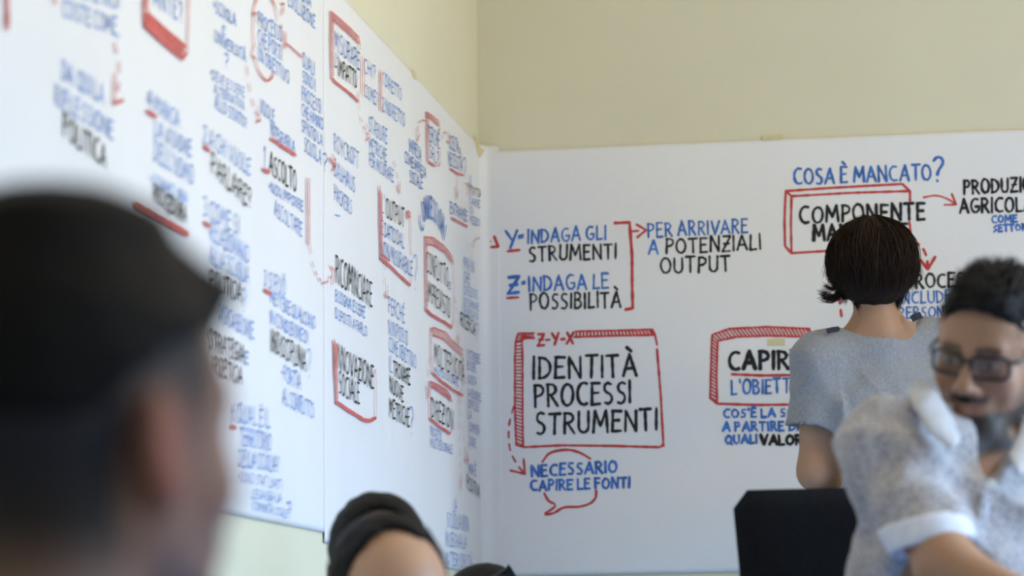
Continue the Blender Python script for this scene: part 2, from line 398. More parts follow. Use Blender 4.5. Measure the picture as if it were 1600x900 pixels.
T('B', 'COMPONENTE', 1250, 349, 1445, 343, 27, 'k', .0076); T('B', 'MANCANTE', 1271, 376, 1418, 372, 25, 'k', .0085)
arrow('B', [(1443, 309), (1462, 306), (1480, 311), (1494, 320)], .0045, False, 9, 'red curved arrow')
T('B', 'PRODUZIONE', 1506, 304, 1640, 298, 23, 'k', .0066); T('B', 'AGRICOLA', 1500, 334, 1614, 330, 24, 'k', .0066)
T('B', 'COME', 1550, 349, 1589, 347, 12, 'b', .0052); T('B', 'SETTORE', 1552, 363, 1612, 360, 11, 'b', .0052)
arrow('B', [(1427, 378), (1440, 386), (1448, 402), (1450, 421)], .007, head=11)
T('B', 'PROCESSI', 1416, 451, 1528, 448, 23, 'k', .0066); T('B', 'INCLUDERE', 1405, 475, 1512, 472, 20, 'b'); T('B', 'PERSONE', 1405, 498, 1486, 495, 18, 'b')
arrow('B', [(1309, 405), (1311, 458), (1316, 502)], .006, tip=False, label='red dashed line')
I = Ink('B', 'red_ink')
band('B', [(1110, 622), (1111, 580), (1112, 540), (1113, 523), (1140, 514), (1200, 511), (1264, 514)], [(1121, 631), (1120, 590), (1121, 550), (1122, 533), (1150, 527), (1200, 525), (1269, 527)], 44, .005, .004, I)
I.stroke([(1264, 514), (1271, 530)], .006); I.stroke([(1110, 622), (1121, 631), (1180, 633), (1275, 632)], .006); I.stroke([(1271, 530), (1275, 632)], .005)
I.done('drawn_frame', 'red hatched frame round one heavy black word')
T('B', 'CAPIRE', 1139, 577, 1252, 577, 30, 'k', .0098); draw('B', [[(1144, 585), (1190, 587), (1268, 586)]], .007, 'underline', 'red underline below the heavy black word')
T('B', "L'OBIETTIVO", 1143, 617, 1272, 612, 24, 'b'); T('B', "COS'È LA SCUOLA", 1131, 653, 1292, 650, 14, 'b', .0058)
T('B', 'A PARTIRE DAI', 1130, 674, 1262, 673, 15, 'b', .0058); T('B', 'QUALI', 1134, 694, 1183, 692, 14, 'b', .0058); T('B', 'VALORI', 1189, 695, 1258, 695, 16, 'k', .0075)

# ================================================================ writing on the left wall
for a in [
 ('COSTE COME,', 92, 26, 180, 56, 30, 'p'), ('ESSERE NOI', 92, -12, 180, 14, 26, 'p'),
 ('DA QUI LA', 91, 124, 157, 163, 32, 'p'), ('RIFLESSIONE', 80, 163, 172, 218, 32, 'p'), ('POLITICA', 93, 213, 160, 262, 38, 'k'),
 ('ANTE?', 234, 8, 280, 36, 34, 'p'), ('*SCUOLA', 329, 18, 363, 41, 20, 'p'), ('E', 343, 52, 348, 55, 12, 'p'), ('UNIVERSITÀ', 331, 64, 379, 97, 18, 'p'), ('?', 346, 103, 353, 108, 22, 'p'),
 ('*DEVE ESSERE', 324, 122, 377, 153, 16, 'p'), ('ALTERNATIVA', 330, 146, 377, 172, 15, 'p'), ('ALLO STATO?', 331, 168, 381, 201, 19, 'p'),
 ('VUOLE', 402, 176, 424, 193, 22, 'p'), ('INTEGRARLA', 418, 211, 456, 238, 19, 'p'),
 ('PROCESSO', 399, 41, 436, 66, 24, 'p'), ('CHE PORTI', 399, 69, 436, 95, 24, 'p'), ('UN OBIETTIVO', 398, 92, 447, 132, 22, 'p'),
 ('NESSUNA', 446, -14, 482, 12, 18, 'p'), ('EVOLUZIONE', 446, 8, 488, 45, 22, 'p'),
 ('QUALI', 468, 103, 487, 118, 22, 'p'), ('SONO I', 468, 128, 488, 143, 20, 'p'), ('PROCESSI', 467, 156, 497, 178, 22, 'p'), ('CHE HANNO', 467, 180, 500, 204, 19, 'p'), ('SPINTO LA', 467, 205, 499, 228, 19, 'p'), ('SCUOLA', 471, 236, 497, 256, 24, 'p'), ('?', 499, 266, 506, 270, 30, 'p'),
 ('ROYCROFT', 518, 235, 556, 264, 27, 'p'), ('BAUHAUS', 518, 274, 550, 301, 26, 'p'), ('HACKERS', 518, 311, 545, 336, 24, 'p'), ('-', 519, 340, 526, 342, 10, 'p'),
 ('1.', 408, 261, 413, 263, 34, 'p'), ('ASCOLTO', 416, 271, 458, 301, 34, 'k'), ('*NON IMPORRE', 416, 299, 469, 331, 17, 'p'), ('ASCOLTARE', 424, 336, 467, 370, 24, 'p'),
 ('RICOMINCIARE', 520, 441, 577, 480, 43, 'k'), ('BISOGNA ESSERE', 520, 470, 566, 497, 18, 'p'), ('DISPOSTI A FARLO', 520, 497, 569, 526, 17, 'p'),
 ('INNOVAZIONE', 521, 573, 579, 608, 38, 'k'), ('SOCIALE', 525, 614, 557, 632, 35, 'k'),
 ('PERCHÉ', 603, 488, 628, 505, 27, 'p'), ('NON POSSO', 603, 521, 633, 540, 23, 'p'), ('COME OBIETTIVO', 604, 548, 646, 577, 23, 'p'), ('IL', 604, 580, 609, 583, 25, 'p'), ('TROVARE', 611, 587, 637, 602, 25, 'k'), ('NUOVE', 605, 612, 626, 628, 25, 'k'), ('METRICHE', 604, 651, 636, 667, 29, 'k'), ('?', 637, 676, 643, 679, 46, 'p'),
 ('STABILIRE', 573, 205, 601, 225, 24, 'p'), ('METRICHE', 573, 236, 600, 253, 22, 'p'), ('PER MISURARE', 573, 258, 611, 285, 20, 'p'),
 ('MISURARE', 518, 77, 558, 110, 30, 'b'), ("L'", 519, 104, 523, 107, 22, 'b'), ('IMPATTO', 524, 118, 553, 138, 27, 'k'), ('CHI?', 565, 114, 583, 124, 22, 'p'), ('COME?', 566, 151, 587, 166, 21, 'p'),
 ('1.DIRETTO', 595, 132, 623, 158, 20, 'p'), ('2.INDIRETTO', 594, 173, 628, 198, 22, 'p'),
 ('PERCHÉ', 664, 218, 683, 233, 25, 'b'), ('SRL?', 667, 246, 682, 258, 21, 'b'), ('SCELTA o', 698, 231, 716, 241, 21, 'b'), ('NECESSITÀ', 697, 257, 719, 268, 21, 'b'), ('?', 720, 286, 725, 288, 44, 'b'),
 ('ENTRAMBE', 700, 333, 726, 347, 18, 'b'), ('IMPRESA', 635, 236, 654, 252, 21, 'b'), ('COME IMPRESA', 629, 253, 661, 279, 17, 'b'), ('SOCIALE', 636, 284, 656, 296, 19, 'b'),
 ('IL', 731, 291, 734, 292, 17, 'b'), ('PROFITTO', 730, 302, 745, 309, 13, 'k'), ('È ANCHE', 730, 318, 745, 325, 12, 'b'), ('UN', 730, 333, 736, 336, 12, 'b'), ('MEZZO', 730, 348, 745, 354, 12, 'b'),
 ("L'", 592, 331, 597, 334, 30, 'p'), ('OUTPUT', 599, 339, 627, 355, 30, 'k'), ('È DATO DAL', 591, 366, 627, 388, 23, 'b'), ('NON MISURABILE', 591, 398, 640, 432, 25, 'b'), ('?', 641, 452, 648, 455, 56, 'p'),
 ('CONFLITTO', 662, 424, 696, 449, 33, 'k'), ('E', 697, 450, 700, 452, 10, 'b'), ('IMPREVISTO', 664, 469, 699, 497, 32, 'k'),
 ('MOLTEPLICITÀ', 674, 567, 722, 599, 33, 'k'), ('MULTIDISCIPLINARE', 674, 583, 712, 604, 11, 'b'), ('DIREZIONI', 670, 652, 704, 671, 31, 'k'), ('PROGETTO', 669, 680, 686, 690, 15, 'b'), ('MULTISENSORIALE', 669, 698, 702, 709, 14, 'b'),
 ('MA IN', 721, 420, 737, 426, 20, 'p'), ('CHE', 721, 441, 730, 444, 17, 'p'), ('DIREZIONE', 721, 460, 742, 467, 14, 'p'), ('DETERMINARE', 720, 477, 744, 486, 12, 'p'), ("L'ENERGIA DI", 717, 490, 743, 500, 11, 'p'), ('RICERCA', 716, 508, 739, 524, 22, 'k'), ('?', 740, 527, 744, 529, 24, 'p'),
 ('POTREBBE', 726, 560, 746, 568, 14, 'b'), ('ESSERE', 726, 576, 739, 582, 13, 'b'), ('QUESTA', 727, 598, 740, 603, 13, 'b'), ('A RENDERE', 727, 619, 747, 628, 13, 'b'), ('DIFFICILE', 727, 637, 744, 643, 13, 'b'), ('LA', 727, 653, 732, 655, 12, 'b'), ('COMPREN-', 728, 673, 746, 680, 14, 'b'), ('SIONE', 728, 694, 739, 700, 14, 'b'),
 ('MA È', 728, 740, 739, 744, 17, 'b'), ('POSITIVA', 725, 763, 745, 779, 21, 'k'), ('LA', 704, 799, 710, 801, 22, 'p'), ('SCUOLA NON', 695, 823, 728, 830, 24, 'p'), ('INSEGNA LA', 693, 853, 725, 858, 22, 'p'), ('INTERIORITÀ', 693, 882, 734, 888, 20, 'p'),
 ('3.SI PUÒ', 408, 446, 441, 462, 27, 'p'), ('METTERE QUALCUNO', 418, 473, 487, 515, 21, 'p'), ('IN CONDIZIONE DI', 417, 505, 476, 538, 21, 'p'), ('INDISCIPLINA', 418, 547, 472, 579, 34, 'k'), ('?', 475, 588, 481, 590, 46, 'p'), ('-PORTA', 435, 592, 464, 610, 26, 'p'), ('AL CONFLITTO', 437, 631, 485, 654, 27, 'p'),
 ('6.QUAL È IL', 357, 658, 416, 668, 30, 'p'), ('TERRITORIO', 370, 695, 418, 705, 29, 'p'), ('DELLA SCUOLA?', 369, 728, 430, 737, 27, 'p'), ('-SONO STATI LIMITI', 367, 751, 435, 765, 16, 'p'), ('LEGANZA LA', 388, 778, 434, 785, 15, 'p'), ('COMUNITÀ LOCALE', 389, 796, 444, 809, 14, 'p'), ('?', 444, 808, 450, 810, 26, 'p'),
 ('4.MANCA', 224, 166, 273, 200, 28, 'p'), ('LA VISIONE', 235, 212, 292, 246, 27, 'p'), ("DELL'UOMO", 235, 250, 295, 290, 32, 'p'), ('-USIAMO UNA', 228, 286, 285, 320, 19, 'p'), ('PROCEDURA', 234, 313, 284, 348, 26, 'k'),
 ('2.A CHI VUOLE', 312, 222, 385, 274, 29, 'p'), ('PARLARE?', 324, 271, 386, 327, 34, 'k'), ('3.COME SI', 312, 337, 367, 367, 31, 'p'), ('RELAZIONANO', 322, 374, 382, 411, 31, 'p'), ('ALLA SCUOLA', 322, 410, 382, 443, 29, 'p'), ('POLITICA', 322, 448, 370, 472, 30, 'k'), ('?', 371, 487, 377, 489, 38, 'p'),
 ('VOCAZIONE', 338, 502, 389, 530, 28, 'p'), ('STRATEGIA', 322, 544, 374, 567, 30, 'k'), ('E', 376, 567, 381, 570, 18, 'p'), ('POETICA', 330, 583, 371, 600, 28, 'k'),
]: T('L', *a[:6], a[6], (.0046 if a[6] == 'k' else .0036) if a[5] > 16 else .0025)
# arc of letters over the conflict frame
I = Ink('L', 'blue_ink'); arcp = resample([I.to(*p) for p in curve([(656, 366), (658, 348), (664, 340), (671, 343), (679, 352), (686, 366), (690, 384)])], .002)
dst = np.r_[0, np.cumsum(np.hypot(*np.diff(arcp, axis=0).T))]; h_ = .05; sp = dst[-1]/11
for i, ch in enumerate('CONNESSIONI'):
    d = (i+.15)*sp; p = np.array([np.interp(d, dst, arcp[:, 0]), np.interp(d, dst, arcp[:, 1])]); d2 = d+sp*.6
    q = np.array([np.interp(d2, dst, arcp[:, 0]), np.interp(d2, dst, arcp[:, 1])]); u = (q-p)/np.hypot(*(q-p)); n = np.array([-u[1], u[0]])
    for st in G[ch][1]: I.stroke([p+u*gx/max(G[ch][0], .3)*sp*.62+n*gy*h_ for gx, gy in st], .007, wall=True)
I.done('handwritten_words', 'blue handwritten word CONNESSIONI set in an arc')
UL = 'short red underline'
for l in ([(205, 318), (240, 338), (286, 366)],): draw('L', [l], .016, 'underline', 'long red underline below the black word beside the dark head')
for l in ([(222, 174), (236, 183)], [(312, 229), (320, 236)], [(312, 348), (320, 354)], [(405, 265), (414, 270)], [(407, 453), (417, 459)], [(356, 666), (362, 669)]):
    draw('L', [l], .011, 'underline', UL)
draw('L', [[(417, 217), (436, 230), (456, 243)]], .010, 'underline', 'red underline below INTEGRARLA')
draw('L', [[(699, 264), (709, 271), (719, 274)]], .009, 'underline', 'red underline below NECESSITÀ'); draw('L', [[(701, 341), (714, 348), (725, 354)]], .009, 'underline', 'red underline below ENTRAMBE')
draw('L', [[(591, 397), (603, 408)]], .006, 'underline', 'red underline below NON')
FR = 'drawn_frame'
# frame with hatched foot, top left
I = Ink('L', 'red_ink'); band('L', [(219, -20), (216, 10), (217, 40), (245, 66), (278, 93)], [(225, -20), (223, 5), (224, 22), (250, 45), (283, 73)], 34, .008, .007, I)
I.stroke([(278, 93), (285, 82), (287, 40), (288, -20)], .009); I.done(FR, 'red hatched frame cut by the top edge of the picture')
draw('L', [[(1, -10), (3, 20), (2, 42)]], .02, label='red stroke at the left edge'); draw('L', [[(75, -6), (78, 4)]], .012, label='short red stroke at the top edge')
# cloud round PROCESSO
draw('L', [[(397, -6), (391, 10), (389, 24)]], .007, label='red upper edge of the cloud', smooth=True)
draw('L', [[(396, 34), (394, 22), (390, 24), (389, 50), (391, 68), (387, 84), (392, 92)]], .007, 'drawn_cloud', 'red left edge of the cloud round PROCESSO', True)
draw('L', [[(392, 92), (398, 112), (410, 126), (418, 122), (422, 113)]], .007, 'drawn_cloud', 'red lower curve of the cloud round PROCESSO', True)
draw('L', [[(416, -4), (424, 12), (426, 32)]], .007, 'drawn_cloud', 'red right edge of the cloud round PROCESSO', True)
draw('L', [[(437, 50), (438, 76)], [(440, 52), (440, 74)]], .009, label='short double red bar'); draw('L', [[(441, 68), (466, 90)]], .005, label='thin slanting red line')
arrow('L', [(434, 52), (433, 25), (437, 6)], .006, head=6); arrow('L', [(379, 104), (383, 135), (391, 168), (400, 188)], .006)
arrow('L', [(172, 68), (179, 105), (178, 135), (171, 162)], .008, head=14)
I = Ink('L', 'red_ink'); band('L', [(511, 18), (510, 70), (512, 120)], [(515, 32), (514, 75), (515, 118)], 26, .005, .004, I); band('L', [(511, 18), (532, 36), (555, 58)], [(515, 31), (534, 48), (557, 69)], 26, .005, .004, I)
I.stroke([(555, 58), (557, 69), (557, 78)], .006); I.stroke([(512, 120), (517, 128), (535, 142), (554, 159)], .009); I.stroke([(555, 144), (554, 159)], .006); I.done(FR, 'red hatched frame round MISURARE')
arrow('L', [(555, 160), (557, 180), (563, 200), (571, 214)], .005, head=10)
draw('L', [[(560, 88), (560, 145)], [(563, 92), (563, 150)]], .008, label='double red bar before CHI?'); draw('L', [[(589, 110), (589, 172)], [(591, 114), (591, 175)]], .008, label='double red bar before the numbered lines')
arrow('L', [(660, 189), (652, 189), (648, 200), (647, 221)], .006, head=10)
I = Ink('L', 'red_ink'); band('L', [(661, 175), (661, 210), (662, 248)], [(664, 184), (664, 215), (664, 248)], 20, .004, .004, I); band('L', [(661, 175), (670, 181), (680, 189)], [(663, 182), (671, 188), (681, 197)], 16, .004, .004, I)
I.stroke([(681, 190), (682, 206)], .006); I.stroke([(662, 248), (665, 254), (675, 260)], .008); I.stroke([(682, 236), (683, 254), (680, 260)], .006); I.done(FR, 'small red frame round PERCHÉ SRL')
arrow('L', [(685, 217), (688, 208), (693, 208), (697, 224)], .006, head=9); arrow('L', [(709, 274), (709, 311)], .005, False, 9, 'straight red arrow down')
arrow('L', [(724, 325), (724, 305), (728, 288)], .005, head=8); arrow('L', [(611, 252), (616, 275), (619, 303)], .005, head=9)
I = Ink('L', 'red_ink'); band('L', [(587, 290), (587, 350), (589, 403)], [(591, 303), (591, 350), (591, 400)], 36, .006, .004, I); I.stroke([(589, 403), (600, 413), (618, 430), (636, 446)], .011)
I.stroke([(632, 330), (636, 345), (637, 398)], .006); band('L', [(630, 336), (632, 329), (636, 334)], [(631, 342), (634, 337), (636, 340)], 5, .006, .005, I); I.stroke([(637, 434), (636, 446)], .007); I.done(FR, 'red hatched frame round OUTPUT')
arrow('L', [(596, 411), (596, 440), (600, 467)], .005, head=9)
draw('L', [[(474, 280), (474, 380)], [(477, 280), (477, 382)]], .010, label='long double red bar'); arrow('L', [(478, 385), (484, 418), (500, 443), (516, 424)], .006, head=10); arrow('L', [(507, 247), (518, 259)], .007, False, 9, 'short red arrow')
I = Ink('L', 'red_ink'); band('L', [(515, 530), (516, 580), (519, 628)], [(520, 540), (520, 580), (521, 624)], 32, .006, .004, I); I.stroke([(519, 628), (540, 642), (562, 656), (572, 658), (581, 653)], .012)
I.stroke([(578, 585), (580, 576), (581, 600), (581, 653)], .006); I.done(FR, 'red hatched frame round INNOVAZIONE SOCIALE')
I = Ink('L', 'red_ink'); band('L', [(659, 370), (659, 430), (660, 483)], [(662, 382), (662, 430), (662, 480)], 30, .005, .004, I); band('L', [(659, 370), (672, 372), (688, 384), (702, 402)], [(662, 382), (674, 384), (690, 395), (703, 412)], 30, .005, .005, I)
I.stroke([(703, 404), (704, 440), (704, 500), (701, 512)], .006); I.stroke([(660, 483), (668, 492), (690, 504), (701, 512)], .011); I.done(FR, 'red hatched frame round CONFLITTO')
arrow('L', [(705, 466), (709, 490), (711, 538)], .005, head=8)
I = Ink('L', 'red_ink'); band('L', [(668, 514), (672, 512), (690, 519), (700, 531), (718, 547)], [(671, 524), (688, 530), (700, 541), (718, 556)], 30, .005, .005, I); I.stroke([(668, 514), (668, 550), (670, 583)], .010)
I.stroke([(670, 583), (684, 596), (700, 608), (718, 618)], .010); I.stroke([(718, 556), (719, 590), (718, 618)], .006); I.done(FR, 'red frame round MOLTEPLICITÀ')
I = Ink('L', 'red_ink'); band('L', [(667, 596), (680, 602), (692, 610), (698, 620)], [(668, 604), (680, 611), (692, 620), (700, 628)], 24, .005, .006, I); I.stroke([(667, 596), (666, 625), (667, 654)], .009)
I.stroke([(667, 654), (680, 666), (690, 672), (697, 678), (698, 672)], .011); I.done(FR, 'red frame round DIREZIONI')
arrow('L', [(667, 560), (664, 590), (663, 622)], .006, head=9); arrow('L', [(711, 620), (712, 690), (715, 765)], .005, head=10); arrow('L', [(714, 622), (717, 670), (724, 724)], .005, head=9); arrow('L', [(728, 674), (727, 700), (725, 722)], .005, head=7)
arrow('L', [(732, 403), (734, 385), (739, 374), (747, 372)], .005, tip=False, label='red dashed curve')
# tape
def tape(side, x, y, w_, h_, ang, label):
    c = toB(x, y) if side == 'B' else toL(x, y); ca, sa = math.cos(ang), math.sin(ang); V = []
    for off in (.0012, .0002):
        for i in range(9):
            for a, b in ((-.5, -.5), (.5, -.5), (.5, .5), (-.5, .5)): pass
    n = 8; pts = [((i/n-.5)*w_, (j-.5)*h_) for i in range(n+1) for j in (0, 1)]
    S = np.array([c[0]+a*ca-b*sa for a, b in pts]); Zz = np.array([c[1]+a*sa+b*ca for a, b in pts])
    A = place(S, Zz, side, .0011); B = place(S, Zz, side, .0005); k = len(pts); V = np.concatenate([A, B]).tolist(); f = []
    for i in range(n):
        q = 2*i; f += [(q, q+2, q+3, q+1), (k+q, k+q+1, k+q+3, k+q+2), (q, k+q, k+q+2, q+2), (q+1, q+3, k+q+3, k+q+1)]
    f += [(0, 1, k+1, k), (2*n, k+2*n, k+2*n+1, 2*n+1)]
    tag(mesh_obj('masking_tape', V, f, M['tape'], smooth=False), label, 'tape', 'pieces of tape holding the paper')
tape('B', 1207, 215.5, .05, .012, .03, 'strip of beige tape on the top edge of the back wall paper')
tape('B', 1213, 535, .045, .018, .0, 'faint beige tape inside the red frame on the back wall, above the heavy black word')
tape('L', 644, 117, .05, .02, .05, 'beige tape high on the left wall along the paper edge')
tape('L', 742.5, 229, .06, .026, -.5, 'beige tape on the left wall paper just beside the corner')
# ================================================================ sculpting: smooth distance fields turned into one continuous surface
def unit(v): v = np.asarray(v, float); return v/np.linalg.norm(v)
def frame(fwd, up):
    "columns: person's right, forward, up"
    f = unit(fwd); u = np.asarray(up, float); u = unit(u-f*np.dot(u, f)); return np.stack([np.cross(f, u), f, u], 1)
def ell(c, r, Rm=None, k=.02, op='+'): return dict(t='e', c=np.asarray(c, float), r=np.asarray(r, float), R=np.eye(3) if Rm is None else Rm, k=k, op=op)
def cap(a, b, ra, rb, k=.02, op='+'): return dict(t='c', a=np.asarray(a, float), b=np.asarray(b, float), ra=ra, rb=rb, k=k, op=op)
def cut(p, n, k=.004): return dict(t='p', p=np.asarray(p, float), n=unit(n), k=k, op='-')       # removes the side the normal points to
def evalp(q, X, Y, Z):
    if q['t'] == 'e':
        d = [X-q['c'][0], Y-q['c'][1], Z-q['c'][2]]; Rm = q['R']; r = q['r']
        l = [(d[0]*Rm[0, i]+d[1]*Rm[1, i]+d[2]*Rm[2, i]) for i in range(3)]
        k0 = np.sqrt(sum((l[i]/r[i])**2 for i in range(3))); k1 = np.sqrt(sum((l[i]/r[i]**2)**2 for i in range(3)))
        return k0*(k0-1)/np.maximum(k1, 1e-6)
    if q['t'] == 'c':
        ba = q['b']-q['a']; L2 = max(ba@ba, 1e-9)
        px, py, pz = X-q['a'][0], Y-q['a'][1], Z-q['a'][2]
        h = np.clip((px*ba[0]+py*ba[1]+pz*ba[2])/L2, 0, 1)
        return np.sqrt((px-h*ba[0])**2+(py-h*ba[1])**2+(pz-h*ba[2])**2)-(q['ra']+h*(q['rb']-q['ra']))
    return (X-q['p'][0])*q['n'][0]+(Y-q['p'][1])*q['n'][1]+(Z-q['p'][2])*q['n'][2]
def pbox(q):
    if q['t'] == 'e':
        e = np.abs(q['R'])@q['r']; return q['c']-e, q['c']+e
    r = max(q['ra'], q['rb']); return np.minimum(q['a'], q['b'])-r, np.maximum(q['a'], q['b'])+r
def axis(lo, hi, res, fine=None, fres=None):
    if fine is None: return np.arange(lo, hi+res, res)
    out, x = [lo], lo
    while x < hi:
        x += fres if fine[0] <= x <= fine[1] else res; out.append(x)
    return np.array(out)
def sculpt(prims, res, fine=None, fres=None, disp=None, pre=False):
    "prims -> (verts, quads) by surface nets on a rectilinear grid, finer inside the box `fine`"
    lo = np.min([pbox(q)[0] for q in prims if q['op'] == '+'], 0)-3*res; hi = np.max([pbox(q)[1] for q in prims if q['op'] == '+'], 0)+3*res
    ax = [axis(lo[i], hi[i], res, None if fine is None else (fine[0][i], fine[1][i]), fres) for i in range(3)]
    G_ = np.full([len(a) for a in ax], .3, np.float32)
    def shake():
        if disp is None: return
        X, Y, Z = np.meshgrid(*ax, indexing='ij'); near = np.abs(G_) < .03
        G_[near] += disp(np.stack([X[near], Y[near], Z[near]], 1)).astype(np.float32)
    if pre: prims = [q for q in prims if q['op'] == '+']+['shake']+[q for q in prims if q['op'] == '-']
    for q in prims:
        if q == 'shake': shake(); continue
        k = max(q['k'], 1e-4)
        if q['t'] == 'p': sl = [slice(None)]*3
        else:
            a, b = pbox(q); m_ = k+2*res; sl = [slice(max(0, np.searchsorted(ax[i], a[i]-m_)-1), np.searchsorted(ax[i], b[i]+m_)+1) for i in range(3)]
        X = ax[0][sl[0]][:, None, None].astype(np.float32); Y = ax[1][sl[1]][None, :, None].astype(np.float32); Z = ax[2][sl[2]][None, None, :].astype(np.float32)
        d = evalp(q, X, Y, Z); g = G_[tuple(sl)]
        if q['op'] == '+':
            h = np.maximum(k-np.abs(g-d), 0)/k; G_[tuple(sl)] = np.minimum(g, d)-h*h*k/4
        else:
            if q['t'] != 'p': d = -d
            h = np.maximum(k-np.abs(g-d), 0)/k; G_[tuple(sl)] = np.maximum(g, d)+h*h*k/4
    if not pre: shake()
    return nets(G_, ax)
def nets(G_, ax):
    S = G_ < 0; nx, ny, nz = S.shape
    cnt = np.zeros((nx-1, ny-1, nz-1), np.int8)
    for i in (0, 1):
        for j in (0, 1):
            for k in (0, 1): cnt += S[i:nx-1+i, j:ny-1+j, k:nz-1+k]
    cells = np.argwhere((cnt > 0) & (cnt < 8)); vid = np.full(cnt.shape, -1, np.int32); vid[tuple(cells.T)] = np.arange(len(cells))
    P = np.zeros((len(cells), 3)); N = np.zeros(len(cells)); c8 = [(i, j, k) for i in (0, 1) for j in (0, 1) for k in (0, 1)]
    vals = {c: G_[cells[:, 0]+c[0], cells[:, 1]+c[1], cells[:, 2]+c[2]] for c in c8}
    pos = {c: np.stack([ax[a][cells[:, a]+c[a]] for a in range(3)], 1) for c in c8}
    for c in c8:
        for a in range(3):
            if c[a]: continue
            d = list(c); d[a] = 1; d = tuple(d); v0, v1 = vals[c], vals[d]; x = (v0 < 0) != (v1 < 0)
            t = np.where(x, v0/np.where(x, v0-v1, 1), 0)[:, None]; P += np.where(x[:, None], pos[c]+t*(pos[d]-pos[c]), 0); N += x
    P /= np.maximum(N, 1)[:, None]
    F_ = []
    for a in range(3):
        b, c = (a+1) % 3, (a+2) % 3
        s0 = [slice(1, -1)]*3; s0[a] = slice(0, -1); s1 = list(s0); s1[a] = slice(1, None)
        A, B = S[tuple(s0)], S[tuple(s1)]
        for flip, mask in ((False, A & ~B), (True, B & ~A)):
            e = np.argwhere(mask)
            if not len(e): continue
            e[:, b] += 1; e[:, c] += 1
            def v(db, dc):
                q = e.copy(); q[:, b] -= db; q[:, c] -= dc; return vid[tuple(q.T)]
            q4 = np.stack([v(1, 1), v(0, 1), v(0, 0), v(1, 0)], 1); F_.append(q4[:, ::-1] if flip else q4)
    return P, np.concatenate(F_)

# ---------------------------------------------------------------- a head in its own frame (x right, y forward, z up, origin between the ears)
def head(O, Rm, s=1., neck=None, female=False, nose=1., jaw=1.):
    P = lambda x, y, z: np.asarray(O)+Rm@(np.array([x, y, z])*s)
    E = lambda c, r, k, op='+', rot=None: ell(P(*c), np.array(r)*s, Rm if rot is None else Rm@rot, k*s, op)
    Cc = lambda a, b, ra, rb, k, op='+': cap(P(*a), P(*b), ra*s, rb*s, k*s, op)
    o = [E((0, -.012, .038), (.074, .095, .083), .02), E((0, .028, .03), (.064, .064, .07), .03), E((0, .034, -.028), (.056, .056, .078), .03),
         Cc((-.05, .008, -.05), (-.022, .066, -.095), .016, .016, .03), Cc((.05, .008, -.05), (.022, .066, -.095), .016, .016, .03),
         E((0, .075, -.098), (.024*jaw, .018, .017), .03),
         E((-.041, .062, -.028), (.022, .02, .022), .025), E((.041, .062, -.028), (.022, .02, .022), .025),
         Cc((-.036, .08, .026), (-.012, .088, .022), .009, .009, .018), Cc((.036, .08, .026), (.012, .088, .022), .009, .009, .018),
         E((-.031, .101, .003), (.017, .014, .011), .012, '-'), E((.031, .101, .003), (.017, .014, .011), .012, '-'),
         E((-.031, .079, .002), (.0125, .0125, .0125), .004), E((.031, .079, .002), (.0125, .0125, .0125), .004),
         Cc((0, .09, .016), (0, .108*1, -.026), .0075, .0105*nose, .012), E((0, .112, -.031), (.0115*nose, .011, .0095), .008),
         E((-.013, .1, -.034), (.0075, .009, .007), .006), E((.013, .1, -.034), (.0075, .009, .007), .006),
         E((0, .088, -.058), (.03, .016, .018), .02),
         Cc((-.022, .092, -.0605), (0, .103, -.0575), .004, .006, .006), Cc((.022, .092, -.0605), (0, .103, -.0575), .004, .006, .006),
         Cc((-.02, .092, -.066), (0, .102, -.069), .004, .0065, .006), Cc((.02, .092, -.066), (0, .102, -.069), .004, .0065, .006),
         Cc((-.024, .1025, -.0632), (.024, .1025, -.0632), .0018, .0018, .003, '-')]
    for sg in (-1, 1):
        a = math.radians(22)*sg; rot = np.array([[math.cos(a), -math.sin(a), 0], [math.sin(a), math.cos(a), 0], [0, 0, 1]])
        t = math.radians(12); rx = np.array([[1, 0, 0], [0, math.cos(t), -math.sin(t)], [0, math.sin(t), math.cos(t)]])
        o += [E((sg*.079, -.006, -.004), (.0085, .019, .032), .008, '+', rot@rx), E((sg*.0875, .0, -.0), (.006, .0105, .019), .006, '-', rot@rx), E((sg*.077, .001, -.031), (.007, .009, .01), .008)]
    if neck is not None: o.append(cap(P(0, -.018, -.05), neck, (.046 if female else .055)*s, (.052 if female else .062), .03))
    return o, P
def hand(wr, d, side, s=1., curl=.5):
    "palm, four fingers and a thumb; d = direction of the hand, side = direction of the thumb"
    d = unit(d); sd = np.asarray(side, float); sd = unit(sd-d*np.dot(sd, d)); n = np.cross(d, sd); o = []; Rm = np.stack([sd, d, n], 1)
    o.append(ell(wr+d*.045*s, (.038*s, .05*s, .014*s), Rm, .015))
    for i, L in enumerate((.072, .08, .075, .058)):
        a = wr+(d*.085+sd*(.027-.018*i))*s; b = a+(d*math.cos(curl*.5)+n*math.sin(curl*.5))*L*.5*s; c = b+(d*math.cos(curl*1.6)+n*math.sin(curl*1.6))*L*.5*s
        o += [cap(a-d*.02*s, b, .0088*s, .008*s, .004), cap(b, c, .008*s, .0068*s, .003)]
    a = wr+(d*.025+sd*.028)*s; b = a+(d*.6+sd*.75+n*.2)*.035*s; o += [cap(a, b, .013*s, .0105*s, .01), cap(b, b+(d*.85+sd*.25+n*.3)*.032*s, .0098*s, .008*s, .004)]
    return o
def limb(a, b, c, r, k=.02): return [cap(a, b, r[0], r[1], k), cap(b, c, r[2], r[3], k)]
def noise3(p, f, seed=0):
    r = np.random.RandomState(seed); o = np.zeros(len(p))
    for i in range(6):
        v = r.randn(3); v /= np.linalg.norm(v); o += np.sin((p@v)*f*r.uniform(.6, 1.7)+r.uniform(0, 6.3))*r.uniform(.5, 1)
    return o/3
def crease(v): return (1-np.abs(np.sin(v)))**3
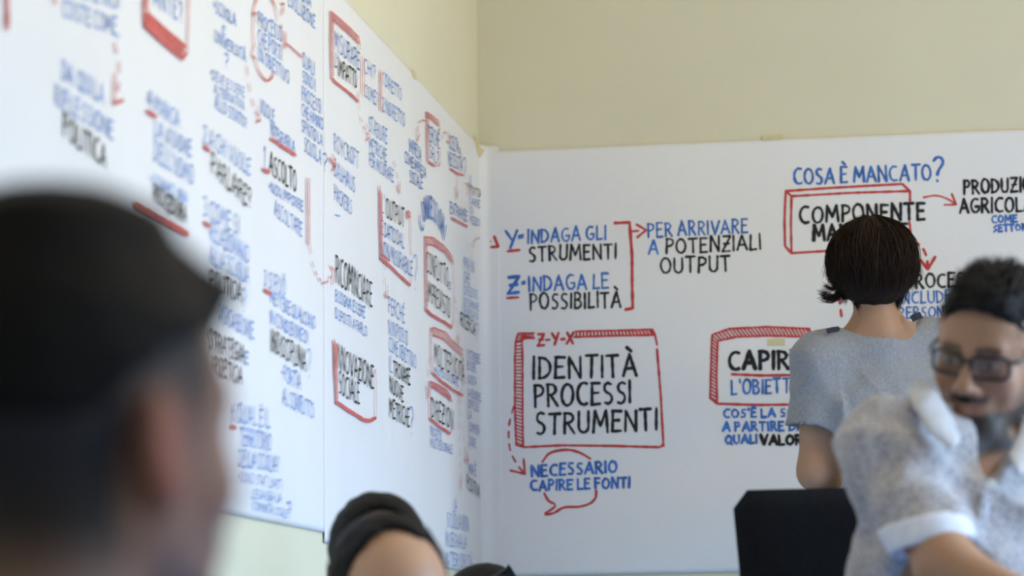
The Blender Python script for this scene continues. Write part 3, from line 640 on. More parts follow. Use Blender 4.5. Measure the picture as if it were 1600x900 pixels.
def attr_mat(name, rough, sss=0., bump=None, spec=.4, sheen=0, aniso=0):
    t = NT(name); a = t.n('ShaderNodeAttribute'); a.attribute_name = 'Col'; b = t.b
    b.inputs['Roughness'].default_value = rough; b.inputs['Specular IOR Level'].default_value = spec
    if sss: b.inputs['Subsurface Weight'].default_value = sss; b.inputs['Subsurface Radius'].default_value = (1, .35, .2); b.inputs['Subsurface Scale'].default_value = .012
    if sheen: b.inputs['Sheen Weight'].default_value = sheen
    n = t.noise(bump[0] if bump else 60, 3, 'Object')
    mx = t.n('ShaderNodeMixRGB'); mx.blend_type = 'MULTIPLY'; mx.inputs[0].default_value = .35
    r = t.ramp(n.outputs['Fac'], [(.25, (.75, .75, .75, 1)), (.75, (1, 1, 1, 1))]); t.l(a.outputs['Color'], mx.inputs[1]); t.l(r.outputs[0], mx.inputs[2]); t.l(mx.outputs[0], b.inputs['Base Color'])
    if bump: t.bump(n.outputs['Fac'], bump[1], bump[2])
    return t.m
M['skin'] = attr_mat('skin', .5, .12, (180, .15, .0006))
M['hair'] = attr_mat('hair', .62, 0, (260, .6, .002), .12)
def fabric(name, c0, c1, scale, rough=.9, weave=900, bumpv=.3, dots=None):
    t = NT(name); b = t.b; b.inputs['Roughness'].default_value = rough; b.inputs['Specular IOR Level'].default_value = .15; b.inputs['Sheen Weight'].default_value = .15
    tc = t.n('ShaderNodeTexCoord'); mp = t.n('ShaderNodeMapping'); mp.inputs['Scale'].default_value = (1, 1, .45); t.l(tc.outputs['Object'], mp.inputs[0])
    n = t.noise(scale, 4, vec=mp.outputs[0], rough=.7); r = t.ramp(n.outputs['Fac'], [(.32, c0), (.68, c1)]); col = r.outputs[0]
    if dots:
        v = t.n('ShaderNodeTexVoronoi'); v.inputs['Scale'].default_value = dots[0]; v.inputs['Randomness'].default_value = .45; t.l(tc.outputs['Object'], v.inputs['Vector'])
        rr = t.ramp(v.outputs['Distance'], [(.10, (1, 1, 1, 1)), (.17, (.0, .0, .0, 1)), (.30, (.0, .0, .0, 1)), (.38, (1, 1, 1, 1))])
        mx = t.n('ShaderNodeMixRGB'); t.l(rr.outputs[0], mx.inputs[0]); mx.inputs[1].default_value = dots[1]; t.l(col, mx.inputs[2]); col = mx.outputs[0]
    t.l(col, b.inputs['Base Color']); n2 = t.noise(weave, 2, vec=tc.outputs['Object']); t.bump(n2.outputs['Fac'], bumpv, .0008); return t.m
M['grey_jersey'] = fabric('grey_jersey', (.21, .22, .24, 1), (.31, .325, .355, 1), 260)
M['print_cotton'] = fabric('print_cotton', (.40, .365, .355, 1), (.51, .475, .465, 1), 30, dots=(120, (.17, .165, .21, 1)))
M['white_cotton'] = fabric('white_cotton', (.66, .66, .72, 1), (.76, .76, .8, 1), 60)
M['collar_cotton'] = fabric('collar_cotton', (.46, .45, .46, 1), (.56, .55, .56, 1), 60)
M['dark_cotton'] = fabric('dark_cotton', (.02, .022, .03, 1), (.035, .038, .05, 1), 90)
M['blue_cotton'] = fabric('blue_cotton', (.09, .13, .24, 1), (.13, .18, .3, 1), 90)
M['tan_cotton'] = fabric('tan_cotton', (.3, .27, .2, 1), (.38, .34, .26, 1), 90)
M['denim'] = fabric('denim', (.03, .05, .1, 1), (.06, .09, .17, 1), 200)
M['shoe'] = mat('shoe_leather', (.03, .025, .02, 1), .5, .2, 30)
SK = np.array([.42, .24, .14])
def paint(verts, O, Rm, base, s=1., stub=0., lipc=None, brow=True, scalp=None):
    "albedo of the skin: lips, brows, stubble and cropped hair, all placed in the head's own frame"
    q = (verts-np.asarray(O))@Rm/s; x, y, z = q.T; c = np.tile(np.asarray(base, float), (len(verts), 1)); sm = lambda a, b, v: np.clip((v-a)/(b-a), 0, 1)**2*(3-2*np.clip((v-a)/(b-a), 0, 1))
    near = (np.linalg.norm(q, axis=1) < .2)
    def mix(m, col): nonlocal c; m = (m*near)[:, None]; c = c*(1-m)+np.asarray(col)*m
    ear = np.exp(-(((np.abs(x)-.084)/.012)**2)-((y+.003)/.025)**2-((z+.003)/.04)**2); mix(.9*ear, base*np.array([1.1, .5, .42]))
    mix(.35*np.exp(-((np.abs(x)-.04)/.02)**2-((z+.03)/.02)**2-((y-.07)/.04)**2), base*np.array([1.05, .72, .66]))
    if stub:
        low = sm(-.022, -.05, z)*sm(-.02, .015, y); must = np.exp(-((z+.049)/.008)**2)*sm(.038, .028, np.abs(x))*sm(.07, .085, y)
        side = sm(-.01, -.04, z)*sm(.045, .056, np.abs(x))*sm(.06, .02, y)*sm(-.01, .01, y)
        chin = sm(-.072, -.082, z)*sm(.02, .05, y)*sm(-.135, -.12, z)
        mth = 1-np.exp(-((z+.064)/.0075)**2)*sm(.03, .022, np.abs(x))*sm(.08, .09, y)
        mix(np.clip(stub*(.4*sm(-.03, -.075, z)*sm(-.01, .02, y)+.8*sm(-.062, -.084, z)*sm(.0, .02, y)+.45*side+.9*must+.9*chin), 0, .97)*mth*np.maximum(sm(-.104, -.092, z), sm(.05, .064, y)*sm(-.135, -.12, z)), (.018, .013, .011))
    lip = np.exp(-((z+.0635)/.0075)**2)*sm(.027, .02, np.abs(x))*sm(.085, .094, y); mix(.55*lip, lipc if lipc is not None else base*np.array([.85, .5, .48]))
    if brow:
        zb = .028-.14*(np.abs(np.abs(x)-.03)); mix(.9*np.exp(-((z-zb)/.0055)**2)*sm(.05, .044, np.abs(x))*sm(.008, .013, np.abs(x))*sm(.06, .07, y), (.02, .014, .012))
    e = np.exp(-(((np.abs(x)-.031)/.011)**2+((z-.002)/.0045)**2)**2)*sm(.083, .087, y); mix(e, (.6, .58, .55)); mix(np.exp(-(((np.abs(x)-.031)/.005)**2+((z-.002)/.005)**2)**2)*sm(.083, .087, y), (.02, .012, .008))
    if scalp is not None: mix(scalp(x, y, z, sm), (.014, .012, .012))
    return c

# ---------------------------------------------------------------- hair strands: thin three-sided tubes
def strands(name, paths, rad, parent, cols):
    V, Fc, Cl = [], [], []
    for p, c, r0 in zip(paths, cols, rad):
        p = np.asarray(p); m = len(p); t = np.gradient(p, axis=0); t /= np.maximum(np.linalg.norm(t, axis=1)[:, None], 1e-9)
        a = np.cross(t, [.3, .5, .81]); a /= np.maximum(np.linalg.norm(a, axis=1)[:, None], 1e-9); b = np.cross(t, a)
        rr = r0*np.clip(np.linspace(1.4, .15, m), .1, 1)[:, None]
        base = len(V); 
        for i in range(3):
            an = i*2.0944; V.extend((p+(a*math.cos(an)+b*math.sin(an))*rr).tolist()); Cl += [c]*m
        for i in range(3):
            j = (i+1) % 3
            Fc += [(base+i*m+k, base+i*m+k+1, base+j*m+k+1, base+j*m+k) for k in range(m-1)]
    o = mesh_obj(name, V, np.array(Fc), M['hair'], parent, cols=np.array(Cl)); tag(o, kind='stuff'); return o
def root_at(p, label, name='person', cat='person', group=None): return empty(name, p, label, cat, group)
def part(name, VF, m, root, cols=None, label=None):
    o = mesh_obj(name, VF[0]-np.array(root.location), VF[1], m, root, cols=cols)
    if label: o['label'] = label
    return o

# ================================================================ the black chair (and plain stools under the other sitters)
def rounded_panel(Wt, Wb, Hh, th, nx=10, nz=12, curve=.03, rc=.05):
    "upright panel, width Wt at the top and Wb at the foot, bowed, rounded top corners and soft rim"
    V, F_ = [], []
    for side in (1, -1):
        for j in range(nz+1):
            v = j/nz; w_ = Wb+(Wt-Wb)*v; zz = v*Hh
            if Hh-zz < rc: w_ -= 2*(rc-math.sqrt(max(rc**2-(rc-(Hh-zz))**2, 0)))*.9
            for i in range(nx+1):
                u = i/nx*2-1; edge = max(0, 1-abs(u)**6)*(1-(2*v-1)**10*.7)
                V.append((u*w_/2, side*(th/2*(.35+.65*edge))-curve*(u*u), zz))
    n = (nx+1)*(nz+1)
    for j in range(nz):
        for i in range(nx):
            q = j*(nx+1)+i; F_ += [(q, q+nx+1, q+nx+2, q+1), (n+q, n+q+1, n+q+nx+2, n+q+nx+1)]
    rim = [i for i in range(nx+1)]+[j*(nx+1)+nx for j in range(1, nz+1)]+[nz*(nx+1)+i for i in range(nx-1, -1, -1)]+[j*(nx+1) for j in range(nz-1, 0, -1)]
    F_ += [(a, b, b+n, a+n) for a, b in zip(rim, rim[1:]+rim[:1])]
    return V, F_
def tube(p, r, n=10):
    p = np.asarray(p, float); m = len(p); t = np.gradient(p, axis=0); t /= np.linalg.norm(t, axis=1)[:, None]; a = np.cross(t, [.31, .2, .93]); a /= np.linalg.norm(a, axis=1)[:, None]; b = np.cross(t, a); V, F_ = [], []
    for i in range(n):
        an = 2*math.pi*i/n; V += (p+(a*math.cos(an)+b*math.sin(an))*r).tolist()
    for i in range(n):
        j = (i+1) % n; F_ += [(i*m+k, i*m+k+1, j*m+k+1, j*m+k) for k in range(m-1)]
    F_ += [tuple(i*m for i in range(n))[::-1], tuple(i*m+m-1 for i in range(n))]; return V, F_
# ---- chair: placed where the photograph shows its back
p0 = W(1240, 772, 4.98); ztop = float(p0[2])
chair = empty('chair', (float(W(1362, 772, 4.98)[0]), float(W(1362, 772, 4.98)[1]), 0), 'black upholstered chair with a high straight back behind the man with glasses', 'chair')
ang = -math.radians(6)
def cpart(name, VF, m, smooth=True, shift=(0, 0, 0)):
    v = np.array(VF[0], float)+np.array(shift); ca, sa = math.cos(ang), math.sin(ang)
    v = np.stack([v[:, 0]*ca-v[:, 1]*sa, v[:, 0]*sa+v[:, 1]*ca, v[:, 2]], 1); return mesh_obj(name, v, VF[1], m, chair, smooth=smooth)
cpart('backrest', rounded_panel(.475, .36, ztop-.42, .055, nx=14, nz=24, curve=.012, rc=.03), M['chair_fabric'], True, (0, 0, .43))
st = sculpt([cap((-.16, -.26, .43), (.16, -.26, .43), .045, .045, .08), ell((0, -.25, .44), (.24, .23, .05), None, .04), cut((0, 0, .475), (0, 0, 1), .02)], .012); cpart('seat', st, M['chair_fabric'])
for x, y0, y1 in ((-.19, -.42, -.45), (.19, -.42, -.45), (-.18, -.06, .04), (.18, -.06, .04)): cpart('leg', tube([(x, y0, .42), (x*1.03, (y0+y1)/2, .2), (x*1.08, y1, 0)], .013), M['dark_metal'])
for x in (-.16, .16): cpart('back_support', tube([(x, -.1, .42), (x, -.02, .44), (x, -.015, .7)], .010), M['dark_metal'])
def stool(c, zt, label):
    r = empty('stool', (float(c[0]), float(c[1]), 0), label, 'stool'); n = 20; V = []; F_ = []
    for rr, zz in ((.0, zt), (.15, zt), (.165, zt-.012), (.165, zt-.028), (.15, zt-.04), (0, zt-.04)): V += [(rr*math.cos(2*math.pi*i/n), rr*math.sin(2*math.pi*i/n), zz) for i in range(n)]
    for k in range(5): F_ += [(k*n+i, (k+1)*n+i, (k+1)*n+(i+1) % n, k*n+(i+1) % n) for i in range(n)]
    mesh_obj('seat', V, F_, M['light_wood'], r, smooth=False)
    for a in range(4):
        an = math.pi/4+a*math.pi/2; mesh_obj('leg', *tube([(.1*math.cos(an), .1*math.sin(an), zt-.035), (.15*math.cos(an), .15*math.sin(an), 0)], .014), M['light_wood'], r)
    return r

# ================================================================ woman with her back to the room
dW = 6.7
hw = W(1363, 415, dW); up_w = D(-.03, 1, .0); fw_w = D(.05, -.02, -1)
Rw = frame(fw_w, up_w); gd = np.array([0, 0, 1.])
fz = unit([fw_w[0], fw_w[1], 0]); rz = np.cross(fz, gd)      # level forward / right
nk = W(1372, 512, dW-.0)
HP, Pw = head(hw, Rw, .93, nk, True)
ShL = W(1281, 566, dW-.02); ShR = W(1470, 545, dW+.1); ElL = W(1277, 737, dW-.03); WrL = ElL+fz*.2+gd*.08+rz*.07
ElR = W(1540, 650, dW+.2); WrR = W(1545, 545, dW+.42)
HipC = np.array([*(W(1385, 800, dW)[:2]), .98]); KnL = HipC-rz*.09-gd*.46+fz*.03; KnR = HipC+rz*.09-gd*.46+fz*.03; AnL = np.array([*(KnL-fz*.03)[:2], .10]); AnR = np.array([*(KnR-fz*.02)[:2], .10])
ch = (ShL+ShR)/2-gd*.16
sh_ax = unit(ShR-ShL); Rt = frame(np.cross(gd, sh_ax), gd)
torso = [ell(ch, (.155, .10, .17), Rt, .05), ell(ch-gd*.22, (.125, .09, .16), Rt, .08), ell(HipC+gd*.02, (.165, .11, .13), Rt, .08), cap(ShL+sh_ax*.01+gd*.0, ShR-sh_ax*.01, .045, .045, .06),
         cap(nk-gd*.01, ShL+sh_ax*.045+gd*.012, .048, .036, .05), cap(nk-gd*.01, ShR-sh_ax*.045+gd*.012, .048, .036, .05)]
armsW = limb(ShL, ElL, WrL, (.047, .041, .041, .026), .03)+limb(ShR, ElR, WrR, (.045, .037, .036, .026), .03)
legs = []
for K, A, h0 in ((KnL, AnL, HipC-rz*.085), (KnR, AnR, HipC+rz*.085)):
    legs += limb(h0, K, A, (.08, .055, .053, .035), .03)
    legs += [cap(A-gd*.06-fz*.03, A-gd*.07+fz*.14, .035, .03, .02)]
hands = hand(WrL, fz+gd*.1, gd)+hand(WrR, fz*.4+gd, -rz, 1, .9)
fine = (hw-.16, hw+.16)
VF = sculpt(torso+HP+armsW+legs+hands, .0085, fine, .0055)
wom = root_at((HipC[0], HipC[1], 0), 'standing woman seen from behind with a short dark bob and a loose grey T-shirt')
skw = np.array([.40, .225, .13]); part('body', VF, M['skin'], wom, paint(VF[0], hw, Rw, skw, .93))
# T-shirt
def foldW(p):
    q = p@Rt; u, zz = q[:, 0], q[:, 2]; base = np.clip((ShL[2]+.02-p[:, 2])/.25, 0, 1); nf = np.clip((np.linalg.norm(p-nk, axis=1)-.10)/.12, .08, 1)*np.clip((np.linalg.norm(p-(ShL+e_dir*.15), axis=1)-.05)/.08, .25, 1)
    rad_ = np.arctan2(u-(ShL@Rt)[0]-.02, (ShL[2]+.05-p[:, 2])); rad2 = np.arctan2((ShR@Rt)[0]-u, (ShR[2]+.05-p[:, 2]))
    cr = -.012*crease(rad_*5.5+.5*noise3(p, 7, 2)+.4)-.007*crease(rad2*6+.5*noise3(p, 7, 6))-.009*crease(u*19+1.2*noise3(p, 6, 8))
    return nf*cr*(.3+base)+nf*(.4+base)*.6*(.013*np.sin(u*48+2.2*np.sin(zz*9)+noise3(p, 8, 4)*2.4)+.0045*np.sin(u*120+zz*35+noise3(p, 12, 5)*3))+.003*noise3(p, 38, 9)
e_dir = unit(ElL-ShL)
dn = W(1372, 506, dW)
tee = [ell(ch+gd*.0, (.178, .135, .19), Rt, .05), ell(ch-gd*.2, (.165, .125, .2), Rt, .08), ell(HipC+gd*.06, (.185, .135, .17), Rt, .08), cap(ShL+gd*.008, ShR+gd*.008, .058, .058, .05),
       cap(ShL+sh_ax*.01, ShL+e_dir*.155-sh_ax*.006, .058, .073, .04), cap(ShR-sh_ax*.01, ShR+unit(ElR-ShR)*.15, .058, .066, .04),
       cap(nk-gd*.04, ShL+sh_ax*.03+gd*.018, .045, .04, .05), cap(nk-gd*.04, ShR-sh_ax*.03+gd*.018, .045, .04, .05),
       cut(ShL+e_dir*.135, e_dir+gd*-.1, .003) if 0 else ell(ShL+e_dir*.225-sh_ax*.015, (.10, .105, .1), None, .004, '-'),
       ell(HipC-gd*.22, (.4, .4, .16), None, .01, '-')]
# boat neck: scooped from shoulder to shoulder
nL, nR, nB = W(1296, 516, dW-.05), W(1444, 488, dW-.02), W(1368, 529, dW-.1)
neckc = (nL+nR)/2+gd*.07
tee += [ell(nk+gd*.100-rz*.0, (.132, .30, .128), frame(fz, gd+rz*-.12), .006, '-')]
VT = sculpt(tee, .006, disp=foldW, pre=True); part('t_shirt', VT, M['grey_jersey'], wom, label='loose grey melange T-shirt with a wide boat neck')
# under-shirt straps
def strap(pts, w_, name, m, root, th=.0025):
    p = np.array([np.asarray(q) for q in pts]); p = np.array([[np.interp(t, np.arange(len(p)), p[:, i]) for i in range(3)] for t in np.linspace(0, len(p)-1, 14)])
    V, F_ = [], []; vb = unit(np.cross(p[-1]-p[0], -fz))
    for q in p: V += [q+vb*w_/2-fz*0, q-vb*w_/2-fz*0, q-vb*w_/2-fz*th, q+vb*w_/2-fz*th]
    for i in range(len(p)-1):
        for j in range(4): F_.append((i*4+j, i*4+(j+1) % 4, i*4+4+(j+1) % 4, i*4+4+j))
    F_ += [(3, 2, 1, 0), tuple((len(p)-1)*4+j for j in range(4))]
    return mesh_obj(name, np.array(V)-np.array(root.location), F_, m, root)
# trousers
tr = [ell(HipC+gd*.0, (.178, .125, .14), Rt, .06)]
for K, A, h0 in ((KnL, AnL, HipC-rz*.085), (KnR, AnR, HipC+rz*.085)): tr += [cap(h0, K, .095, .068, .04), cap(K, A-gd*.03, .068, .055, .04)]
tr.append(cut((0, 0, .05), (0, 0, -1), .003)); VR = sculpt(tr, .012, disp=lambda p: .003*noise3(p, 22, 3)); part('trousers', VR, M['denim'], wom)
for A in (AnL, AnR):
    VS = sculpt([cap(A-gd*.055-fz*.035, A-gd*.06+fz*.15, .042, .037, .03), cut((0, 0, .004), (0, 0, -1), .002)], .008); part('shoe', VS, M['shoe'], wom)
# hair: a bob, solid underneath and combed strands on top
s_ = .93; Ph = lambda x, y, z: hw+Rw@np.array([x, y, z])
hc = (0.0, -.012, .010); hr = (.099, .112, .096)
hair_core = [ell(Ph(*hc), np.array(hr)-.004, Rw, .02), ell(Ph(0, -.03, -.03), (.080, .072, .06), Rw, .03), ell(Ph(.0, .115, -.035), (.075, .07, .10), Rw, .02, '-')]
VH = sculpt(hair_core, .005, disp=lambda p: .0022*noise3(p, 90, 2)+.0015*noise3(p, 160, 3)); hb = np.array([.016, .0095, .007])
hair_o = part('hair', VH, M['hair'], wom, np.tile(hb, (len(VH[0]), 1)), 'short dark brown bob')
rs = np.random.RandomState(11); paths, rad, cols = [], [], []
def hair_path(phi, t0, t1, lift, wig, flick=0., n=12, dphi=0.):
    out = []
    for i in range(n):
        u = i/(n-1); th = t0+(t1-t0)*u; ph = phi+dphi*u+wig*math.sin(u*4+phi*3)*.12; k = 1+lift+.02*math.sin(u*9+phi*7)+flick*max(0, u-.72)**1.5*3
        x, y, z = hr[0]*math.sin(th)*math.cos(ph)*k, hr[1]*math.sin(th)*math.sin(ph)*k, hr[2]*math.cos(th)*k
        out.append(Ph(hc[0]+x, hc[1]+y, hc[2]+z))
    return out
for _ in range(3400):
    phi = rs.uniform(-math.pi*1.12, math.pi*.12); t0 = abs(rs.normal(0, .35)); t1 = math.radians(rs.uniform(112, 146)-8*abs(math.cos(phi)))
    paths.append(hair_path(phi, t0, t1, rs.normal(.016, .028), rs.normal(0, 1.5), rs.normal(.02, .17), 11, rs.normal(.12, .12))); rad.append(rs.uniform(.0006, .0013)); cols.append(hb*(rs.uniform(.5, 2.1) if rs.rand() < .85 else rs.uniform(2, 4))*np.array([1, rs.uniform(.85, 1.0), rs.uniform(.7, .95)]))
def wisp(pts3, n, spread, r0=.0009):
    P3 = [np.asarray(p) for p in pts3]
    for _ in range(n):
        o1, o2 = rs.normal(0, spread, 3)*.5, rs.normal(0, spread, 3)
        q = [P3[0]+o1]+[p+o1*(1-i/len(P3))+o2*i/len(P3) for i, p in enumerate(P3[1:], 1)]
        c = [np.array(v) for v in q]; out = []; m_ = len(c)-1
        for t in np.linspace(0, m_, 10):
            i = min(int(t), m_-1); f = t-i; a = c[max(i-1, 0)]; b = c[i]; d = c[i+1]; e = c[min(i+2, m_)]
            out.append(.5*((2*b)+(-a+d)*f+(2*a-5*b+4*d-e)*f*f+(-a+3*b-3*d+e)*f**3))
        paths.append(out); rad.append(r0*rs.uniform(.6, 1.3)); cols.append(hb*rs.uniform(.8, 2.4))
dw = dW-.03
wisp([W(1330, 425, dw), W(1315, 452, dw), W(1302, 466, dw), W(1283, 457, dw)], 110, .008)
wisp([W(1325, 430, dw), W(1313, 458, dw), W(1300, 468, dw), W(1284, 464, dw)], 70, .006)
wisp([W(1320, 425, dw), W(1308, 446, dw), W(1298, 452, dw), W(1288, 446, dw)], 50, .005)
wisp([W(1302, 380, dw), W(1296, 400, dw), W(1291, 408, dw)], 26, .006)
wisp([W(1405, 440, dw), W(1406, 460, dw), W(1401, 482, dw)], 90, .007); wisp([W(1412, 430, dw), W(1414, 452, dw), W(1408, 470, dw)], 60, .007)
wisp([W(1425, 390, dw), W(1433, 410, dw), W(1434, 428, dw)], 40, .005); wisp([W(1345, 455, dw), W(1340, 470, dw), W(1344, 482, dw)], 90, .010); wisp([W(1375, 455, dw), W(1372, 468, dw), W(1366, 476, dw)], 70, .012)
wisp([W(1325, 440, dw), W(1322, 458, dw), W(1318, 472, dw)], 60, .007)
for _ in range(46):
    a_ = math.radians(rs.uniform(-20, 200)); rx, ry = 70, 64; x0, y0 = 1363+rx*.93*math.cos(a_), 408-ry*.93*math.sin(a_); sg2 = -1 if math.cos(a_) < 0 else 1
    wisp([W(x0, y0, dw+.03), W(x0+sg2*rs.uniform(2, 4), y0+rs.uniform(8, 16), dw+.02), W(x0+sg2*rs.uniform(2, 9), y0+rs.uniform(20, 34), dw+.02)], 5, .003, .0006)
wisp([W(1350, 352, dw), W(1320, 362, dw), W(1300, 385, dw)], 22, .007, .0005); wisp([W(1370, 345, dw), W(1385, 343, dw), W(1400, 352, dw)], 22, .006, .0005)
rt_ = np.array(wom.location)
so = strands('hair_strands', [[q-rt_ for q in p] for p in paths], rad, hair_o, cols)
# straps
strap([W(1292, 518, dW-.07), W(1301, 515, dW-.052), W(1312, 514, dW-.03)], .012, 'tank_top_strap', M['dark_cotton'], wom)
strap([W(1424, 499, dW-.052), W(1431, 495, dW-.045), W(1440, 492, dW-.03)], .016, 'tank_top_strap', M['dark_cotton'], wom)

# ================================================================ man with glasses
dM = 4.35
hm = W(1549, 550, dM); Rg = frame(D(-.50, -.20, .86), D(.10, 1, .1)); sM = 0.985
nkm = W(1534, 690, dM+.03)
nkN = W(1568, 722, dM+.07); HG, Pg = head(hm, Rg, sM, nkN, False, 1.1, 1.25)
sR = W(1384, 704, 4.27); sL = W(1656, 742, 4.42)
eR = W(1484, 893, 4.09); wR = W(1680, 985, 3.92); eL = W(1740, 960, 4.42); wL = W(1690, 1010, 4.2)
lo_ = W(1465, 1060, 4.5); lo_[2] = .62
axm = unit(sL-sR); Rm_ = frame(np.cross(gd, axm), gd+.0*axm); fm = Rm_[:, 1]
if fm@D(0, 0, 1) < 0: Rm_ = frame(-np.cross(gd, axm), gd); fm = Rm_[:, 1]
chm = (sR+sL)/2-gd*.17
body = [ell(chm, (.185, .125, .19), Rm_, .06), ell((chm+lo_)/2, (.17, .13, .2), Rm_, .1), ell(lo_, (.18, .15, .13), Rm_, .1), cap(sR, sL, .055, .055, .06), cap(nkm-gd*.01, sR+axm*.06, .06, .045, .05), cap(nkm-gd*.01, sL-axm*.06, .06, .045, .05)]
hipR, hipL = lo_-axm*.10-gd*.02, lo_+axm*.10-gd*.02; kR, kL = hipR+fm*.42-gd*.02, hipL+fm*.42-gd*.02
aR, aL = np.array([*(kR[:2]), .10]), np.array([*(kL[:2]), .10])
arm = limb(sR, eR, wR, (.050, .042, .043, .03), .03)+limb(sL, eL, wL, (.055, .045, .045, .03), .03)
lg = []
for h0, k_, a_ in ((hipR, kR, aR), (hipL, kL, aL)): lg += limb(h0, k_, a_, (.085, .06, .058, .04), .03)+[cap(a_-gd*.06-fm*.03, a_-gd*.065+fm*.15, .035, .032, .02)]
hd = hand(wR, wR-eR, gd)+hand(wL, wL-eL, gd)
VF = sculpt(body+HG+arm+lg+hd, .009, (hm-.15, hm+.15), .0045)
man = root_at((lo_[0], lo_[1], 0), 'seated bearded man with dark-framed glasses and a pale patterned polo shirt'); skm = np.array([.38, .205, .12])
part('body', VF, M['skin'], man, paint(VF[0], hm, Rg, skm, sM, 1.0))
sd = unit(eR-sR)
def foldM(p):
    q = p-sR; al = q@sd; sl = np.clip(1-np.linalg.norm(q-np.outer(al, sd), axis=1)/.16, 0, 1); a2 = np.array([unit(gd*.9+axm*.45), unit(gd*.85-axm*.5)])
    f1 = np.sin(al*70+(q@axm)*-40+1.6*noise3(p, 13, 2)); f2 = np.sin((p@a2[0])*85+2*noise3(p, 9, 6))
    ax2 = unit(sd+gd*.75+axm*.5); cr = -.010*sl*crease((p@ax2)*36+.9*noise3(p, 8, 3))-.010*(1-sl)*crease((p@a2[0])*30+1.2*noise3(p, 6, 4))
    return cr+.0055*sl*f1+.004*(1-sl)*f2+.0025*noise3(p, 45, 8)
hemd = unit(eR-sR)
hemc = sR+(eR-sR)*.70; hn = unit(D(.18, -1, .25))
shirt = [ell(chm, (.205, .150, .2), Rm_, .05), ell((chm+lo_)/2+gd*.02-axm*.01, (.195, .155, .22), Rm_, .1), ell(lo_+gd*.02, (.2, .17, .15), Rm_, .1), cap(sR-gd*.004, sL, .064, .066, .06),
         cap(nkm-gd*.045, sR+axm*.05+gd*.012, .055, .05, .06), cap(nkm-gd*.045, sL-axm*.05+gd*.012, .055, .05, .06),
         cap(sR, sR+(hemc-sR)*.96, .066, .056, .04), cap(sL, sL+unit(eL-sL)*.19, .07, .07, .04),
         ]
slv_end = ell(hemc+hn*.098, (.1, .1, .1), None, .003, '-')
vneck = W(1543, 748, dM-.115); vtop = nkm+gd*.04
shirt_v = [slv_end, cap(vtop+gd*.05, vneck+fm*.01, .066, .010, .006, '-'), cap(vtop+gd*.03+fm*.07, vneck+fm*.05, .06, .018, .006, '-'), ell(lo_-gd*.28, (.5, .5, .22), None, .01, '-')]
VT = sculpt(shirt+shirt_v, .0065, disp=foldM, pre=True); part('polo_shirt', VT, M['print_cotton'], man, label='pale polo shirt with a small dark print')
# white knitted cuff round the sleeve end
rr = sculpt([cap(sR+(hemc-sR)*.78, hemc+hn*.012, .0665, .0615, .002), cut(hemc+hn*-.022, -hn, .002), ell(hemc+hn*.100, (.1, .1, .1), None, .003, '-')], .005); part('sleeve_cuff', rr, M['white_cotton'], man, label='plain white sleeve cuff')
# collar: a band round the neck folded over into two points
def collar():
    V, F_ = [], []; n = 44; uC = unit(D(.30, 1, .16)); fr = frame(fm, uC); gC = fr[:, 2]; cN = nkm-gC*.002+D(-.62, 0, 1)*.040
    for i in range(n+1):
        a = math.radians(-146+268*i/n); tip = abs(i/n*2-1)**6      # 0 at the nape, +-146 deg beside the throat
        dr = -fr[:, 1]*math.cos(a)+fr[:, 0]*math.sin(a)
        base = cN+dr*(.070)+gC*(.012-.012*(1-math.cos(a))); top = cN+dr*.070+gC*(.060-.012*(1-math.cos(a)))
        fold = cN+dr*.082+gC*(.058-.012*(1-math.cos(a))); out = cN+dr*(.116+.004*tip)+gC*(.012-.026*(1-math.cos(a))-.03*tip)+fr[:, 1]*.03*tip
        mid = (fold+out)/2+dr*.006
        V += [base, top, (top+fold)/2+gC*.004, fold, mid, out]
    for i in range(n):
        for j in range(5): q = i*6+j; F_.append((q, q+6, q+7, q+1))
    o = mesh_obj('collar', np.array(V)-np.array(man.location), F_, M['collar_cotton'], man); md = o.modifiers.new('thick', 'SOLIDIFY'); md.thickness = .004; sb = o.modifiers.new('smooth', 'SUBSURF'); sb.levels = sb.render_levels = 1; o['label'] = 'pale fold-down collar'
collar()
def flap(top, out):
    V, F_ = [], []; n = 12
    ip = lambda P, t: np.array([np.interp(t*(len(P)-1), range(len(P)), [p[i] for p in P]) for i in range(3)])
    for i in range(n+1):
        a, b = ip(top, i/n), ip(out, i/n)
        for j in range(5): V.append(a+(b-a)*j/4+D(0, .1, 1)*.012*math.sin(math.pi*j/4))
    for i in range(n):
        for j in range(4): q = i*5+j; F_.append((q, q+5, q+6, q+1))
    o = mesh_obj('collar_flap', np.array(V)-np.array(man.location), F_, M['collar_cotton'], man); md = o.modifiers.new('thick', 'SOLIDIFY'); md.thickness = .004
    sb = o.modifiers.new('smooth', 'SUBSURF'); sb.levels = sb.render_levels = 1
flap([W(1436, 592, 4.34), W(1462, 610, 4.27), W(1484, 648, 4.22), W(1500, 690, 4.19)], [W(1416, 614, 4.28), W(1430, 642, 4.20), W(1450, 676, 4.165), W(1486, 704, 4.15)])
flap([W(1598, 646, 4.34), W(1590, 676, 4.28), W(1574, 710, 4.22)], [W(1644, 690, 4.27), W(1628, 724, 4.21), W(1594, 742, 4.17)])
